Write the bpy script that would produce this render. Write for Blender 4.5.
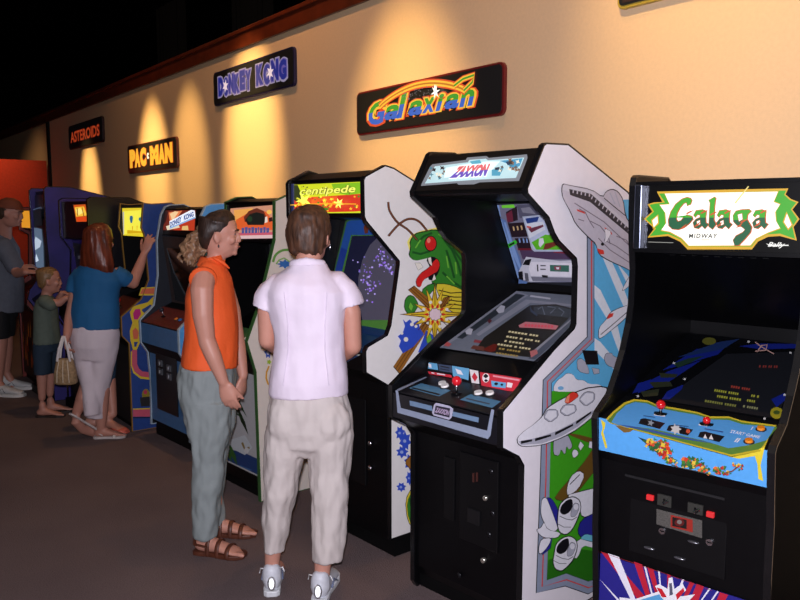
import bpy, bmesh, math, random
from mathutils import Vector as V, Matrix, noise
random.seed(7)
for o in list(bpy.data.objects): bpy.data.objects.remove(o)
SC = bpy.context.scene
COL = SC.collection
R = math.radians
# ---------------------------------------------------------------- camera
F = 778.0; PITCH = math.atan(86/F); TH = R(52.8); EYE = 1.6
fw = V((-math.sin(TH)*math.cos(PITCH), math.cos(TH)*math.cos(PITCH), -math.sin(PITCH)))
rt = V((math.cos(TH), math.sin(TH), 0)); up = rt.cross(fw); CAMP = V((0, 0, EYE))
cd = bpy.data.cameras.new('camera'); cam = bpy.data.objects.new('camera', cd); COL.objects.link(cam)
cd.sensor_width = 36; cd.lens = 36*F/800; cd.clip_start = .05; cd.clip_end = 100
cam.location = CAMP; cam.rotation_euler = (math.pi/2-PITCH, 0, TH)
SC.camera = cam
# ---------------------------------------------------------------- world, light, exposure
w = bpy.data.worlds.new('world'); SC.world = w; w.use_nodes = True
w.node_tree.nodes['Background'].inputs[0].default_value = (.55, .5, .6, 1)
w.node_tree.nodes['Background'].inputs[1].default_value = .012
vs = SC.view_settings; vs.view_transform = 'Standard'; vs.look = 'None'; vs.gamma = 1; vs.use_curve_mapping = False; vs.exposure = 0
def lamp(kind, loc, target, energy, color, **kw):
    d = bpy.data.lights.new('light', kind); d.energy = energy; d.color = color
    for k, v_ in kw.items(): setattr(d, k, v_)
    o = bpy.data.objects.new('light', d); COL.objects.link(o); o.location = loc
    o.rotation_euler = (V(target)-V(loc)).to_track_quat('-Z', 'Y').to_euler()
    return o
# the photographer's flash, just above the lens
fl = lamp('AREA', CAMP+up*.07-rt*.02, CAMP+up*.07-rt*.02+fw*4, 118, (.93, .9, 1), shape='DISK', size=.05)
# dim warm hall light from fittings high overhead behind the photographer
lamp('AREA', (-3.5, -1.5, 4.6), (-3.5, -1.4, 0), 20, (1, .86, .76), shape='RECTANGLE', size=6, size_y=2)
# ---------------------------------------------------------------- helpers
def lin(c):
    return tuple(((x/255)/12.92 if x/255 <= .04045 else ((x/255+.055)/1.055)**2.4) for x in c)
_M = {}
def M(rgb, rough=.55, metal=0, var=.08, scale=30, bump=0, emit=0, coat=0, bscale=None, spec=.5):
    key = (rgb, rough, metal, var, scale, bump, emit, coat, bscale, spec)
    if key in _M: return _M[key]
    m = bpy.data.materials.new('surface'); m.use_nodes = True; nt = m.node_tree; b = nt.nodes['Principled BSDF']
    c = lin(rgb)
    tc = nt.nodes.new('ShaderNodeTexCoord'); n = nt.nodes.new('ShaderNodeTexNoise'); n.inputs['Scale'].default_value = scale
    n.inputs['Detail'].default_value = 4
    nt.links.new(tc.outputs['Object'], n.inputs['Vector'])
    r = nt.nodes.new('ShaderNodeValToRGB'); r.color_ramp.elements[0].position = .3; r.color_ramp.elements[1].position = .7
    r.color_ramp.elements[0].color = tuple(x*(1-var) for x in c)+(1,); r.color_ramp.elements[1].color = tuple(min(1, x*(1+var)) for x in c)+(1,)
    nt.links.new(n.outputs['Fac'], r.inputs['Fac']); nt.links.new(r.outputs['Color'], b.inputs['Base Color'])
    b.inputs['Roughness'].default_value = rough; b.inputs['Metallic'].default_value = metal
    b.inputs['Coat Weight'].default_value = coat; b.inputs['Specular IOR Level'].default_value = spec
    if emit:
        nt.links.new(r.outputs['Color'], b.inputs['Emission Color']); b.inputs['Emission Strength'].default_value = emit
        dk = nt.nodes.new('ShaderNodeMix'); dk.data_type = 'RGBA'; dk.inputs[0].default_value = .8; dk.inputs[7].default_value = (.02, .02, .02, 1)
        nt.links.new(r.outputs['Color'], dk.inputs[6]); nt.links.new(dk.outputs[2], b.inputs['Base Color'])
    if bump:
        n2 = n
        if bscale:
            n2 = nt.nodes.new('ShaderNodeTexNoise'); n2.inputs['Scale'].default_value = bscale; nt.links.new(tc.outputs['Object'], n2.inputs['Vector'])
        bp = nt.nodes.new('ShaderNodeBump'); bp.inputs['Strength'].default_value = bump; bp.inputs['Distance'].default_value = .01
        nt.links.new(n2.outputs['Fac'], bp.inputs['Height']); nt.links.new(bp.outputs['Normal'], b.inputs['Normal'])
    _M[key] = m; return m
def G(rgb, e=1.0): return M(rgb, .5, var=.03, emit=e)          # a printed film lit from behind
def A(rgb): return M(rgb, .45, var=.04, scale=60)               # printed art
def strand(rgb, rgb2, scale=(90, 90, 6), rough=.45):
    m = M(rgb, rough, var=.1, scale=11.1); nm = m.copy(); nt = nm.node_tree
    n = [x for x in nt.nodes if x.type == 'TEX_NOISE'][0]; n.inputs['Scale'].default_value = 1; n.inputs['Distortion'].default_value = .3
    mp = nt.nodes.new('ShaderNodeMapping'); mp.inputs['Scale'].default_value = scale
    tc = [x for x in nt.nodes if x.type == 'TEX_COORD'][0]
    nt.links.new(tc.outputs['Object'], mp.inputs['Vector']); nt.links.new(mp.outputs['Vector'], n.inputs['Vector'])
    rp = [x for x in nt.nodes if x.type == 'VALTORGB'][0]
    rp.color_ramp.elements[0].color = lin(rgb)+(1,); rp.color_ramp.elements[1].color = lin(rgb2)+(1,)
    bp = nt.nodes.new('ShaderNodeBump'); bp.inputs['Strength'].default_value = .7; bp.inputs['Distance'].default_value = .006
    nt.links.new(n.outputs['Fac'], bp.inputs['Height']); nt.links.new(bp.outputs['Normal'], nt.nodes['Principled BSDF'].inputs['Normal'])
    return nm
def mk(name, verts, faces, mats, parent=None, smooth=False, fm=None, bevel=0):
    me = bpy.data.meshes.new(name); me.from_pydata([tuple(v) for v in verts], [], faces)
    if not isinstance(mats, (list, tuple)): mats = [mats]
    for m in mats: me.materials.append(m)
    if fm: me.polygons.foreach_set('material_index', fm)
    bm = bmesh.new(); bm.from_mesh(me)
    if not fm: bmesh.ops.recalc_face_normals(bm, faces=bm.faces)
    bm.to_mesh(me); bm.free()
    if smooth: me.polygons.foreach_set('use_smooth', [True]*len(me.polygons))
    me.update()
    o = bpy.data.objects.new(name, me); COL.objects.link(o)
    if parent: o.parent = parent
    if bevel:
        b = o.modifiers.new('bevel', 'BEVEL'); b.width = bevel; b.segments = 2; b.limit_method = 'ANGLE'; b.angle_limit = R(40)
    return o
def struct(o): o['kind'] = 'structure'; return o
def thing(name, label, cat, loc=(0, 0, 0), rz=0, group=None):
    o = bpy.data.objects.new(name, None); COL.objects.link(o); o.empty_display_size = .1
    o.location = loc; o.rotation_euler = (0, 0, rz); o['label'] = label; o['category'] = cat
    if group: o['group'] = group
    return o
def tag(o, label, cat, group=None):
    o['label'] = label; o['category'] = cat
    if group: o['group'] = group
    return o
class Geo:
    def __init__(s): s.v = []; s.f = []; s.m = []
    def add(s, vs_, fs, mi=0):
        n = len(s.v); s.v += [V(x) for x in vs_]; s.f += [[i+n for i in f] for f in fs]; s.m += [mi]*len(fs)
    def box(s, a, b, mi=0):
        (x0, y0, z0), (x1, y1, z1) = a, b
        s.add([(x0, y0, z0), (x1, y0, z0), (x1, y1, z0), (x0, y1, z0), (x0, y0, z1), (x1, y0, z1), (x1, y1, z1), (x0, y1, z1)],
              [(0, 3, 2, 1), (4, 5, 6, 7), (0, 1, 5, 4), (1, 2, 6, 5), (2, 3, 7, 6), (3, 0, 4, 7)], mi)
    def prism(s, pts, off, mi=0):      # closed polygon of 3D points swept along off
        n = len(pts); off = V(off)
        s.add([V(p) for p in pts]+[V(p)+off for p in pts], [list(range(n))[::-1], list(range(n, 2*n))]+[[i, (i+1) % n, n+(i+1) % n, n+i] for i in range(n)], mi)
    def tube(s, rings, mi=0, n=16, close=True, sq=1.0):   # rings: (centre, a, b, dirA) ; axis from neighbours
        L = len(rings); vs_ = []
        for i, (c, a, b, d) in enumerate(rings):
            c = V(c); t = (V(rings[min(i+1, L-1)][0])-V(rings[max(i-1, 0)][0])).normalized()
            d = V(d); d = (d-t*d.dot(t)).normalized(); e = t.cross(d)
            for k in range(n):
                q = 2*math.pi*k/n; ca, sa = math.cos(q), math.sin(q)
                ca = math.copysign(abs(ca)**sq, ca); sa = math.copysign(abs(sa)**sq, sa)
                vs_.append(c+d*a*ca+e*b*sa)
        fs = [[i*n+k, i*n+(k+1) % n, (i+1)*n+(k+1) % n, (i+1)*n+k] for i in range(L-1) for k in range(n)]
        if close: fs += [list(range(n))[::-1], list(range((L-1)*n, L*n))]
        s.add(vs_, fs, mi)
    def limb(s, pts, rad, mi=0, n=12, d=(.3, .2, 1)):
        pts = [V(p) for p in pts]; d = V(d)
        rr = [r if isinstance(r, (tuple, list)) else (r, r) for r in rad]
        ax = (pts[-1]-pts[0]).normalized()
        if abs(ax.dot(d.normalized())) > .93: d = V((1, .1, .05))
        rings = []
        t0 = (pts[1]-pts[0]).normalized(); t1 = (pts[-1]-pts[-2]).normalized()
        a, b = rr[0]
        rings += [(pts[0]-t0*a*.85, a*.5, b*.5, d), (pts[0]-t0*a*.5, a*.85, b*.85, d)]
        rings += [(p, r[0], r[1], d) for p, r in zip(pts, rr)]
        a, b = rr[-1]
        rings += [(pts[-1]+t1*a*.5, a*.85, b*.85, d), (pts[-1]+t1*a*.85, a*.5, b*.5, d)]
        s.tube(rings, mi, n)
    def ell(s, c, r, mi=0, n=14, X=None, Y=None, Z=None):
        c = V(c); X = V(X or (1, 0, 0)); Y = V(Y or (0, 1, 0)); Z = V(Z or (0, 0, 1)); vs_ = []; m = n//2
        for i in range(1, m):
            p = math.pi*i/m
            for k in range(n):
                q = 2*math.pi*k/n
                vs_.append(c+X*r[0]*math.sin(p)*math.cos(q)+Y*r[1]*math.sin(p)*math.sin(q)+Z*r[2]*math.cos(p))
        fs = [[i*n+k, (i+1)*n+k, (i+1)*n+(k+1) % n, i*n+(k+1) % n] for i in range(m-2) for k in range(n)]
        t = len(vs_); vs_ += [c+Z*r[2], c-Z*r[2]]
        fs += [[t, k, (k+1) % n] for k in range(n)]+[[t+1, (m-2)*n+(k+1) % n, (m-2)*n+k] for k in range(n)]
        s.add(vs_, fs, mi)
    def cyl(s, a, b, r, mi=0, n=20, r2=None):
        a = V(a); b = V(b); d = V((1, .13, .07)) if abs((b-a).normalized().x) < .9 else V((0, 1, .1))
        s.tube([(a, r, r, d), (b, r2 or r, r2 or r, d)], mi, n)
    def build(s, name, mats, parent=None, smooth=False, bevel=0):
        return mk(name, s.v, s.f, mats, parent, smooth, s.m if isinstance(mats, (list, tuple)) and len(mats) > 1 else None, bevel)
def fuse(g, name, mat, parent, vox=.008, smooth=4, wr=0, wscale=8, fold=(1, 1, .35)):
    me = bpy.data.meshes.new('t'); me.from_pydata([tuple(v) for v in g.v], [], g.f)
    bm = bmesh.new(); bm.from_mesh(me); bmesh.ops.recalc_face_normals(bm, faces=bm.faces); bm.to_mesh(me); bm.free()
    t = bpy.data.objects.new('t', me); COL.objects.link(t)
    m = t.modifiers.new('r', 'REMESH'); m.mode = 'VOXEL'; m.voxel_size = vox
    if smooth:
        s_ = t.modifiers.new('s', 'SMOOTH'); s_.iterations = smooth; s_.factor = .5
    dg = bpy.context.evaluated_depsgraph_get(); dg.update()
    me2 = bpy.data.meshes.new_from_object(t.evaluated_get(dg)); me2.name = name
    bpy.data.objects.remove(t)
    if wr:
        nr = [v.normal.copy() for v in me2.vertices]
        for v, n_ in zip(me2.vertices, nr):
            p = V((v.co.x*fold[0], v.co.y*fold[1], v.co.z*fold[2]))*wscale
            v.co += n_*wr*(noise.noise(p)+.5*noise.noise(p*2.3+V((5, 3, 1))))
    me2.materials.clear(); me2.materials.append(mat)
    me2.polygons.foreach_set('use_smooth', [True]*len(me2.polygons))
    o = bpy.data.objects.new(name, me2); COL.objects.link(o); o.parent = parent
    return o
class Frame:
    """local x along a front, y into depth, z up; px() puts a sighting onto a plane of the thing"""
    def __init__(s, x, y, phi, name=None, label=None, cat=None, z=0, group=None):
        a = R(phi); s.o = V((x, y, z)); s.X = V((math.cos(a), math.sin(a), 0)); s.Y = V((-math.sin(a), math.cos(a), 0)); s.Z = V((0, 0, 1))
        s.e = thing(name, label, cat, s.o, a, group) if name else None
    def w(s, p): return s.o+s.X*p[0]+s.Y*p[1]+s.Z*p[2]
    def px(s, x, y, P, N):
        r = fw+rt*((x-400)/F)-up*((y-300)/F); N = V(N); Nw = s.X*N.x+s.Y*N.y+s.Z*N.z
        q = CAMP+r*(((s.w(P)-CAMP).dot(Nw))/r.dot(Nw))-s.o
        return V((q.dot(s.X), q.dot(s.Y), q.z))
    def fr(s, x, y, d=0): return s.px(x, y, (0, d, 0), (0, 1, 0))
    def sd(s, x, y, d=0): return s.px(x, y, (d, 0, 0), (1, 0, 0))
class Stroke(list): pass
def curve(P_, n=6):
    o = []; m = len(P_)
    for i in range(m-1):
        a, b, c, d = (V(P_[max(i-1, 0)]), V(P_[i]), V(P_[i+1]), V(P_[min(i+2, m-1)]))
        for k in range(n):
            t = k/n; o.append(tuple(.5*((2*b)+(c-a)*t+(2*a-5*b+4*c-d)*t*t+(3*b-a-3*c+d)*t**3)))
    return o+[tuple(P_[-1])]
def stroke(pts, wd):
    """polyline to outline in plane (2D)"""
    n = len(pts); L = []; Rr = []
    for i, p in enumerate(pts):
        a = V(pts[max(i-1, 0)]); b = V(pts[min(i+1, n-1)]); d = (b-a)
        d = d.normalized() if d.length > 1e-9 else V((1, 0)); nn = V((-d.y, d.x))*wd/2
        L.append(V(p)+nn); Rr.append(V(p)-nn)
    return Stroke(L+Rr[::-1])
def disc(x, y, rx, ry=None, n=18, a0=0, a1=360):
    ry = ry or rx
    return [(x+rx*math.cos(R(a0+(a1-a0)*k/n)), y+ry*math.sin(R(a0+(a1-a0)*k/n))) for k in range(n if a1-a0 == 360 else n+1)]
def star(x, y, r1, r2, n, ph=0, sy=1):
    return [(x+(r1 if k % 2 == 0 else r2)*math.cos(math.pi*k/n+ph), y+sy*(r1 if k % 2 == 0 else r2)*math.sin(math.pi*k/n+ph)) for k in range(2*n)]
def decal(fr, P, N, shapes, parent, name='printed_art', lift=.0006, step=.00022, clamp=None):
    """shapes: (material, outline) on the plane; drawn back to front"""
    N = V(N).normalized(); g = Geo(); mats = []
    for i, (m, pts) in enumerate(shapes):
        if m not in mats: mats.append(m)
        q = [fr.px(p[0], p[1], P, N) for p in pts]
        if clamp: q = [clamp(p) for p in q]
        n = len(q)
        fc = [[k, k+1, n-2-k, n-1-k] for k in range(n//2-1)] if isinstance(pts, Stroke) else [list(range(n))]
        g.add([p+N*(lift+step*i) for p in q], fc, mats.index(m))
    return g.build(name, mats if len(mats) > 1 else mats[0], parent)
def text(fr, s, quad, mat, parent, P, N, lift=.003, bold=.0, shear=0, name='lettering', split=None, mat2=None, thick=.0004, px=True, outline=0):
    """lettering fitted in a quad: tl tr br bl"""
    cu = bpy.data.curves.new('t', 'FONT'); cu.body = s; cu.size = 1; cu.offset = bold; cu.shear = shear; cu.resolution_u = 3; cu.space_character = 1.25 if s == 'MIDWAY' else 1
    t = bpy.data.objects.new('t', cu); COL.objects.link(t)
    dg = bpy.context.evaluated_depsgraph_get(); me = bpy.data.meshes.new_from_object(t.evaluated_get(dg)); bpy.data.objects.remove(t)
    bm = bmesh.new(); bm.from_mesh(me)
    xs = [v.co.x for v in bm.verts]; ys = [v.co.y for v in bm.verts]; x0, x1, y0, y1 = min(xs), max(xs), min(ys), max(ys)
    e = outline
    if split is not None:
        bmesh.ops.bisect_plane(bm, geom=bm.verts[:]+bm.edges[:]+bm.faces[:], plane_co=(0, y0+(y1-y0)*split, 0), plane_no=(0, 1, 0))
    N = V(N).normalized(); Q = [fr.px(a, b, P, N) if px else V((a, b, c)) for a, b, *c in quad] if px else [V(q) for q in quad]
    for f in bm.faces:
        f.material_index = 1 if split is not None and f.calc_center_median().y < y0+(y1-y0)*split else 0
    for v in bm.verts:
        u = (v.co.x-x0)/(x1-x0); h = (v.co.y-y0)/(y1-y0)
        v.co = (Q[0]*(1-u)+Q[1]*u)*h+(Q[3]*(1-u)+Q[2]*u)*(1-h)+N*lift
    me = bpy.data.meshes.new(name); bm.to_mesh(me); bm.free(); me.materials.append(mat)
    if split is not None: me.materials.append(mat2)
    o = bpy.data.objects.new(name, me); COL.objects.link(o); o.parent = parent
    return o
def bbox_quad(x0, y0, x1, y1, sl=0):      # picture rectangle with its rows sloping by sl
    return [(x0, y0), (x1, y0+sl*(x1-x0)), (x1, y1+sl*(x1-x0)), (x0, y1)]
def grow(q, e):
    return [(q[0][0]-e, q[0][1]-e), (q[1][0]+e, q[1][1]-e), (q[2][0]+e, q[2][1]+e), (q[3][0]-e, q[3][1]+e)]

BLK = M((6, 6, 8), .38, var=.2, spec=.25); BLKM = M((5, 5, 6), .6, var=.2, spec=.2); DARK = M((26, 26, 30), .4)
TM = M((16, 16, 18), .25); WHT = M((226, 222, 226), .4, var=.02); GLASS = M((7, 9, 14), .07, spec=.6); CHR = M((200, 200, 205), .2, 1)
STEEL = M((150, 150, 158), .3, .9)
# ---------------------------------------------------------------- the setting
WY = 3.1; WT = 3.04
def carpet():
    m = M((108, 94, 94), .95, var=.16, scale=170, bump=.5, spec=.1); nt = m.node_tree
    n = nt.nodes.new('ShaderNodeTexNoise'); n.inputs['Scale'].default_value = 1.6; n.inputs['Detail'].default_value = 5
    tc = [x for x in nt.nodes if x.type == 'TEX_COORD'][0]; nt.links.new(tc.outputs['Object'], n.inputs['Vector'])
    r = nt.nodes.new('ShaderNodeValToRGB'); r.color_ramp.elements[0].color = (.9, .89, .9, 1); r.color_ramp.elements[1].color = (1.08, 1.07, 1.06, 1)
    r.color_ramp.elements[0].position = .35; r.color_ramp.elements[1].position = .65
    nt.links.new(n.outputs['Fac'], r.inputs['Fac'])
    mx = nt.nodes.new('ShaderNodeMix'); mx.data_type = 'RGBA'; mx.blend_type = 'MULTIPLY'; mx.inputs[0].default_value = 1
    b = nt.nodes['Principled BSDF']; rp = [x for x in nt.nodes if x.type == 'VALTORGB'][0]
    nt.links.new(rp.outputs['Color'], mx.inputs[6]); nt.links.new(r.outputs['Color'], mx.inputs[7]); nt.links.new(mx.outputs[2], b.inputs['Base Color'])
    return m
g = Geo(); g.box((-22, -4, -.1), (4, WY+3, 0)); struct(g.build('floor', carpet()))
g = Geo(); g.box((-13.1, WY, 0), (3, WY+.12, WT)); struct(g.build('wall_right', M((232, 198, 158), .75, var=.03, scale=60, bump=.12, bscale=240)))
g = Geo(); g.box((-22, WY+.0, 0), (-13.15, WY+.12, WT)); struct(g.build('wall_right', M((196, 166, 130), .75, var=.03, scale=60, bump=.12, bscale=240)))
wood = M((96, 38, 18), .4, var=.25, scale=9, coat=.2)
g = Geo(); g.box((-22, WY-.025, WT-.02), (3, WY+.15, WT+.12)); g.box((-22, WY-.04, WT+.1), (3, WY+.16, WT+.135)); struct(g.build('trim_1', wood, bevel=.006))
g = Geo(); g.box((-13.17, WY-.03, 0), (-13.07, WY+.0, WT-.02)); struct(g.build('trim_2', BLKM))
g = Geo(); g.box((-22, WY-.015, 0), (3, WY, .1)); struct(g.build('baseboard_right', BLKM, bevel=.003))
voidm = M((14, 13, 13), .95, var=.4, scale=2, spec=.05)
g = Geo(); g.box((-22, -4, 5.2), (4, WY+3, 5.3)); struct(g.build('ceiling', voidm))
g = Geo(); g.box((-22, WY+2.9, 0), (4, WY+3, 5.2)); struct(g.build('wall_far', voidm))
g = Geo(); g.box((-22.1, -4, 0), (-22, WY+3, 5.2)); struct(g.build('wall_left', voidm))
# heavy dark drapes above and behind the partition
for cx in (-13.2, -10.2, -7.8):
    g = Geo(); n = 40; pts = []
    for k in range(n+1): pts.append((cx+1.1*k/n-.55, WY+2.0+.05*math.sin(k*1.3), 0))
    poly = pts+[(p[0], p[1]+.04, 0) for p in pts[::-1]]
    g.prism([(p[0], p[1], .02) for p in poly], (0, 0, 5.1))
    tag(g.build('curtain', M((44, 38, 32), .95, spec=.05), None), {-13.2: 'faint dark drape above the far end of the partition wall, leftmost', -10.2: 'faint dark drape above the wall, between the other two', -7.8: 'faint dark drape above the wall nearest the blue-lettered sign'}[cx], 'curtain', 'dark drapes behind the partition')
# red end wall beyond the row
g = Geo(); g.box((-13.3, 1.2, 0), (-13.2, WY-.04, 2.43)); struct(g.build('wall_end', M((205, 62, 30), .8, bump=.05)))
g = Geo(); g.box((-13.4, -3.9, 0), (-13.3, 1.4, 2.43)); struct(g.build('wall_end', M((205, 62, 30), .8, bump=.05)))

# spot lamps on a track over the wall, each aimed down at the wall
def wallx(px_, z=2.1):
    r = fw+rt*((px_-400)/F)-up*((150-300)/F); return r.x*WY/r.y
WF = Frame(0, WY, 0)
def spot(x, zt, energy, ang, lab, off=.55, col=(1, .62, .26), zl=4.3, blend=.7, dx=0, dy=None):
    t = thing('spot_lamp', lab, 'spotlight', (x, WY-off, zl))
    tgt = V((dx, off if dy is None else dy, zt-zl)).normalized(); g = Geo(); m = M((10, 10, 10), .5)
    g.cyl(-tgt*.12, tgt*.1, .055, n=20); 
    g2 = Geo(); c = Geo()
    n = 20; e = tgt.cross(V((1, 0, 0))).normalized(); d = e.cross(tgt)
    ring = lambda p, r_: [p+d*r_*math.cos(2*math.pi*k/n)+e*r_*math.sin(2*math.pi*k/n) for k in range(n)]
    vs_ = ring(-tgt*.1, .03)+ring(-tgt*.06, .055)+ring(tgt*.06, .06)+ring(tgt*.06, .052)+ring(-tgt*.04, .045)
    fs = [[i*n+k, i*n+(k+1) % n, (i+1)*n+(k+1) % n, (i+1)*n+k] for i in range(4) for k in range(n)]+[list(range(n))]
    mk('lamp_housing', vs_, fs, m, t, True)
    c.cyl((0, 0, .05), (0, 0, 5.2-zl), .012); c.build('stem', m, t)
    l = lamp('SPOT', V((x, WY-off, zl))+tgt*.03, V((x, WY-off, zl))+tgt, energy, col, spot_size=R(ang), spot_blend=blend, shadow_soft_size=.06)
    l.parent = t; l.matrix_parent_inverse = Matrix.Translation(-t.location)
for x, zt, en, ang, lab in [
    (wallx(89), 1.75, 1900, 21, 'black can spotlight lighting the wall below the orange-lettered sign'),
    (wallx(153), 2.0, 1900, 23, 'black can spotlight lighting the wall around the yellow-lettered sign'),
    (wallx(190), 2.1, 850, 22, 'black can spotlight between the yellow-lettered and blue-lettered signs'),
    (wallx(252), 2.25, 1750, 26, 'black can spotlight lighting the wall below the blue-lettered sign'),
    (wallx(405), 1.8, 1000, 32, 'black can spotlight lighting the wall around the rainbow-lettered sign'),
    (wallx(710), 2.7, 520, 38, 'black can spotlight over the rightmost machines')]:
    spot(x, zt, en, ang, lab, off=1.7, zl=4.75, blend=1, col=(1, .66, .25))
spot(-12.2, 2.3, 420, 50, 'added black can spotlight brightening the red end wall', off=1.4, zl=4.4, blend=1, col=(1, .6, .3), dx=-1.6, dy=.6)  # unseen lamp, added to brighten the red end wall
# wide soft wash of the same warm lamps along the wall
for x, en, lab in ((-8.4, 75, 'black wall-wash lamp at the far end of the wall'), (-5.5, 210, 'black wall-wash lamp over the middle of the row'), (-2.6, 135, 'black wall-wash lamp over the near machines')):
    spot(x, 2.6, en, 120, lab, off=1.0, zl=4.9, blend=1, col=(1, .52, .22))

# ---------------------------------------------------------------- signs on the wall
def sign(quad, rim, label, art, group='illuminated game signs on the wall'):
    P0 = [WF.fr(q[0], q[1], -.025) for q in quad]
    cx = sum(p.x for p in P0)/4; x0 = (P0[0].x+P0[3].x)/2; x1 = (P0[1].x+P0[2].x)/2
    z1 = (P0[0].z+P0[1].z)/2; z0 = (P0[2].z+P0[3].z)/2; h = (z1-z0)/2; wd = (x1-x0)/2; r = h*.28; D = .025
    f = Frame((x0+x1)/2, WY, 0, 'wall_sign', label, 'sign', z=(z0+z1)/2)
    def rr(w_, h_, r_, y):
        o = []
        for sx, sz, a in ((1, 1, 0), (-1, 1, 90), (-1, -1, 180), (1, -1, 270)):
            o += [(sx*(w_-r_)+r_*math.cos(R(a+k*15)), y, sz*(h_-r_)+r_*math.sin(R(a+k*15))) for k in range(7)]
        return o
    g = Geo(); g.prism(rr(wd, h, r, 0), (0, -D, 0)); g.build('sign_box', M(rim, .4), f.e, bevel=.004)
    g = Geo(); g.prism(rr(wd-.014, h-.014, r-.012, -D), (0, -.004, 0)); g.build('sign_face', M((14, 12, 16), .3, emit=.15), f.e)
    P = (0, -D-.004, 0); N = (0, -1, 0)
    art(f, P, N, wd, h)
    return f
def UV(wd, h): return lambda u, v, d=-.064: V((-wd+2*wd*u, d, -h+2*h*v))
def udecal(f, shapes, parent, y, name='printed_art'):
    g = Geo(); mats = []
    for i, (m, pts) in enumerate(shapes):
        if m not in mats: mats.append(m)
        n = len(pts)
        fc = [[k, k+1, n-2-k, n-1-k] for k in range(n//2-1)] if isinstance(pts, Stroke) else [list(range(n))]
        g.add([(p[0], y-.0003*i, p[1]) for p in pts], fc, mats.index(m))
    return g.build(name, mats if len(mats) > 1 else mats[0], parent)
def utext(f, s, x0, z0, x1, z1, mat, y, **kw):
    return text(f, s, [(x0, y, z1), (x1, y, z1), (x1, y, z0), (x0, y, z0)], mat, f.e, (0, 0, 0), (0, -1, 0), lift=0, px=False, **kw)
def a_galax(f, P, N, wd, h):
    Y = -.031; g_ = G((60, 150, 40), .9); yl = G((250, 190, 60), .9); og = G((225, 80, 35), .8); bl = G((50, 95, 190), .9)
    W_, H_ = wd, h
    # letters: fat yellow halo, orange, then green over blue
    L = [('G', -.78, -.62, -.50, .40), ('a', -.53, -.50, -.30, .12), ('l', -.34, -.50, -.19, .55), ('a', -.17, -.48, .03, .12), ('x', .02, -.46, .20, .14), ('i', .20, -.46, .31, .20), ('a', .32, -.45, .50, .12), ('n', .50, -.46, .68, .16)]
    for bold, m, dy in ((.17, og, 0), (.11, yl, -.001), (.035, bl, -.002)):
        for c, x0, z0, x1, z1 in L:
            e = (bold-.03)*.32
            kw = dict(bold=bold, shear=.25)
            if m is bl: kw.update(split=.55, mat2=bl); m_ = g_
            else: m_ = m
            utext(f, c, (x0-e)*W_, (z0-e*2.2)*H_, (x1+e)*W_, (z1+e*2.2)*H_, m_, Y+dy, **kw)
    sh = []
    arc = [(-.60+1.18*k/24, .02+.62*math.sin(math.pi*(k/24))**.8-.0*k) for k in range(25)]
    arc = [(x, z+.12) for x, z in arc]
    for m, wd_ in ((og, .034), (yl, .022), (G((200, 120, 30), .8), .007)):
        sh.append((m, stroke([(x*W_, z*H_) for x, z in arc], wd_*1.5)))
    lp = [(.44, .42), (.55, .62), (.68, .68), (.66, .42), (.56, .16)]
    for m, wd_ in ((og, .04), (yl, .028), (g_, .012)): sh.append((m, stroke([(x*W_, z*H_) for x, z in lp], wd_)))
    for k in range(70):
        x = random.uniform(-.22, .28); z = random.uniform(.15, .62)
        sh.append((G((150, 150, 160), .5), disc(x*W_, z*H_, .0035, n=5)))
    sh.append((G((255, 250, 235), 1.3), star(.24*W_, .28*H_, .045, .014, 6, .2)))
    sh.append((G((255, 250, 235), 1.3), star(.235*W_, .42*H_, .012, .004, 2, 0, 6.5)))
    udecal(f, sh, f.e, Y-.004)
def a_dk(f, P, N, wd, h):
    Y = -.031; pale = G((175, 165, 200), .55); bl = G((35, 48, 150), .55); lav = G((120, 105, 190), .5)
    pos = []; x = -.84
    for s, x0, x1 in (('DONKEY', -.84, .04), ('KONG', .16, .86)):
        st = (x1-x0)/len(s)
        for i, c in enumerate(s): pos.append((c, x0+st*i, x0+st*(i+1)+.0, (.62 if i % 2 == 0 else .52), (-.60 if i % 2 else -.52)))
    for bold, m, dy, e in ((.2, pale, 0, .02), (.13, lav, -.001, .006), (.07, bl, -.002, -.008)):
        for c, x0, x1, z1, z0 in pos:
            utext(f, c, (x0-e)*wd, (z0-e*4)*h, (x1+e)*wd, (z1+e*4)*h, m, Y+dy, bold=bold)
    sh = [(G((235, 215, 225), .8), star(.5*wd+(-1.13 if q else 0)*wd, 0, .062, .028, 6, .3)) for q in (0, 1)]
    for q in sh: udecal(f, [q], f.e, Y-.004)
def a_pac(f, P, N, wd, h):
    Y = -.031
    for bold, m, dy, e in ((.14, G((190, 60, 20), .8), 0, .02), (.09, G((250, 180, 50), .95), -.001, -.0)):
        for c, x0, x1 in (('P', -.88, -.62), ('A', -.66, -.42), ('C', -.42, -.16), ('M', .0, .34), ('A', .34, .58), ('N', .58, .86)):
            utext(f, c, (x0-e)*wd, (-.62-e)*h, (x1+e)*wd, (.68+e)*h, m, Y+dy, bold=bold)
    udecal(f, [(G((255, 245, 220), 1), disc(-.08*wd, .05*h, .035)), (M((14, 12, 16), .3), [(-.08*wd, .05*h), (.0*wd, .22*h), (.0*wd, -.1*h)])], f.e, Y-.002)
def a_ast(f, P, N, wd, h):
    for bold, m, dy, e in ((.06, G((110, 25, 15), .6), 0, .02), (.01, G((205, 75, 35), .55), -.001, 0)):
        utext(f, 'ASTEROIDS', (-.84-e)*wd, (-.45-e*2)*h, (.84+e)*wd, (.42+e*2)*h, m, -.031+dy, bold=bold)
def a_off(f, P, N, wd, h):
    udecal(f, [(G((60, 20, 12), .4), [(-.9*wd, -.8*h), (.9*wd, -.8*h), (.9*wd, .8*h), (-.9*wd, .8*h)])], f.e, -.031)
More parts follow.
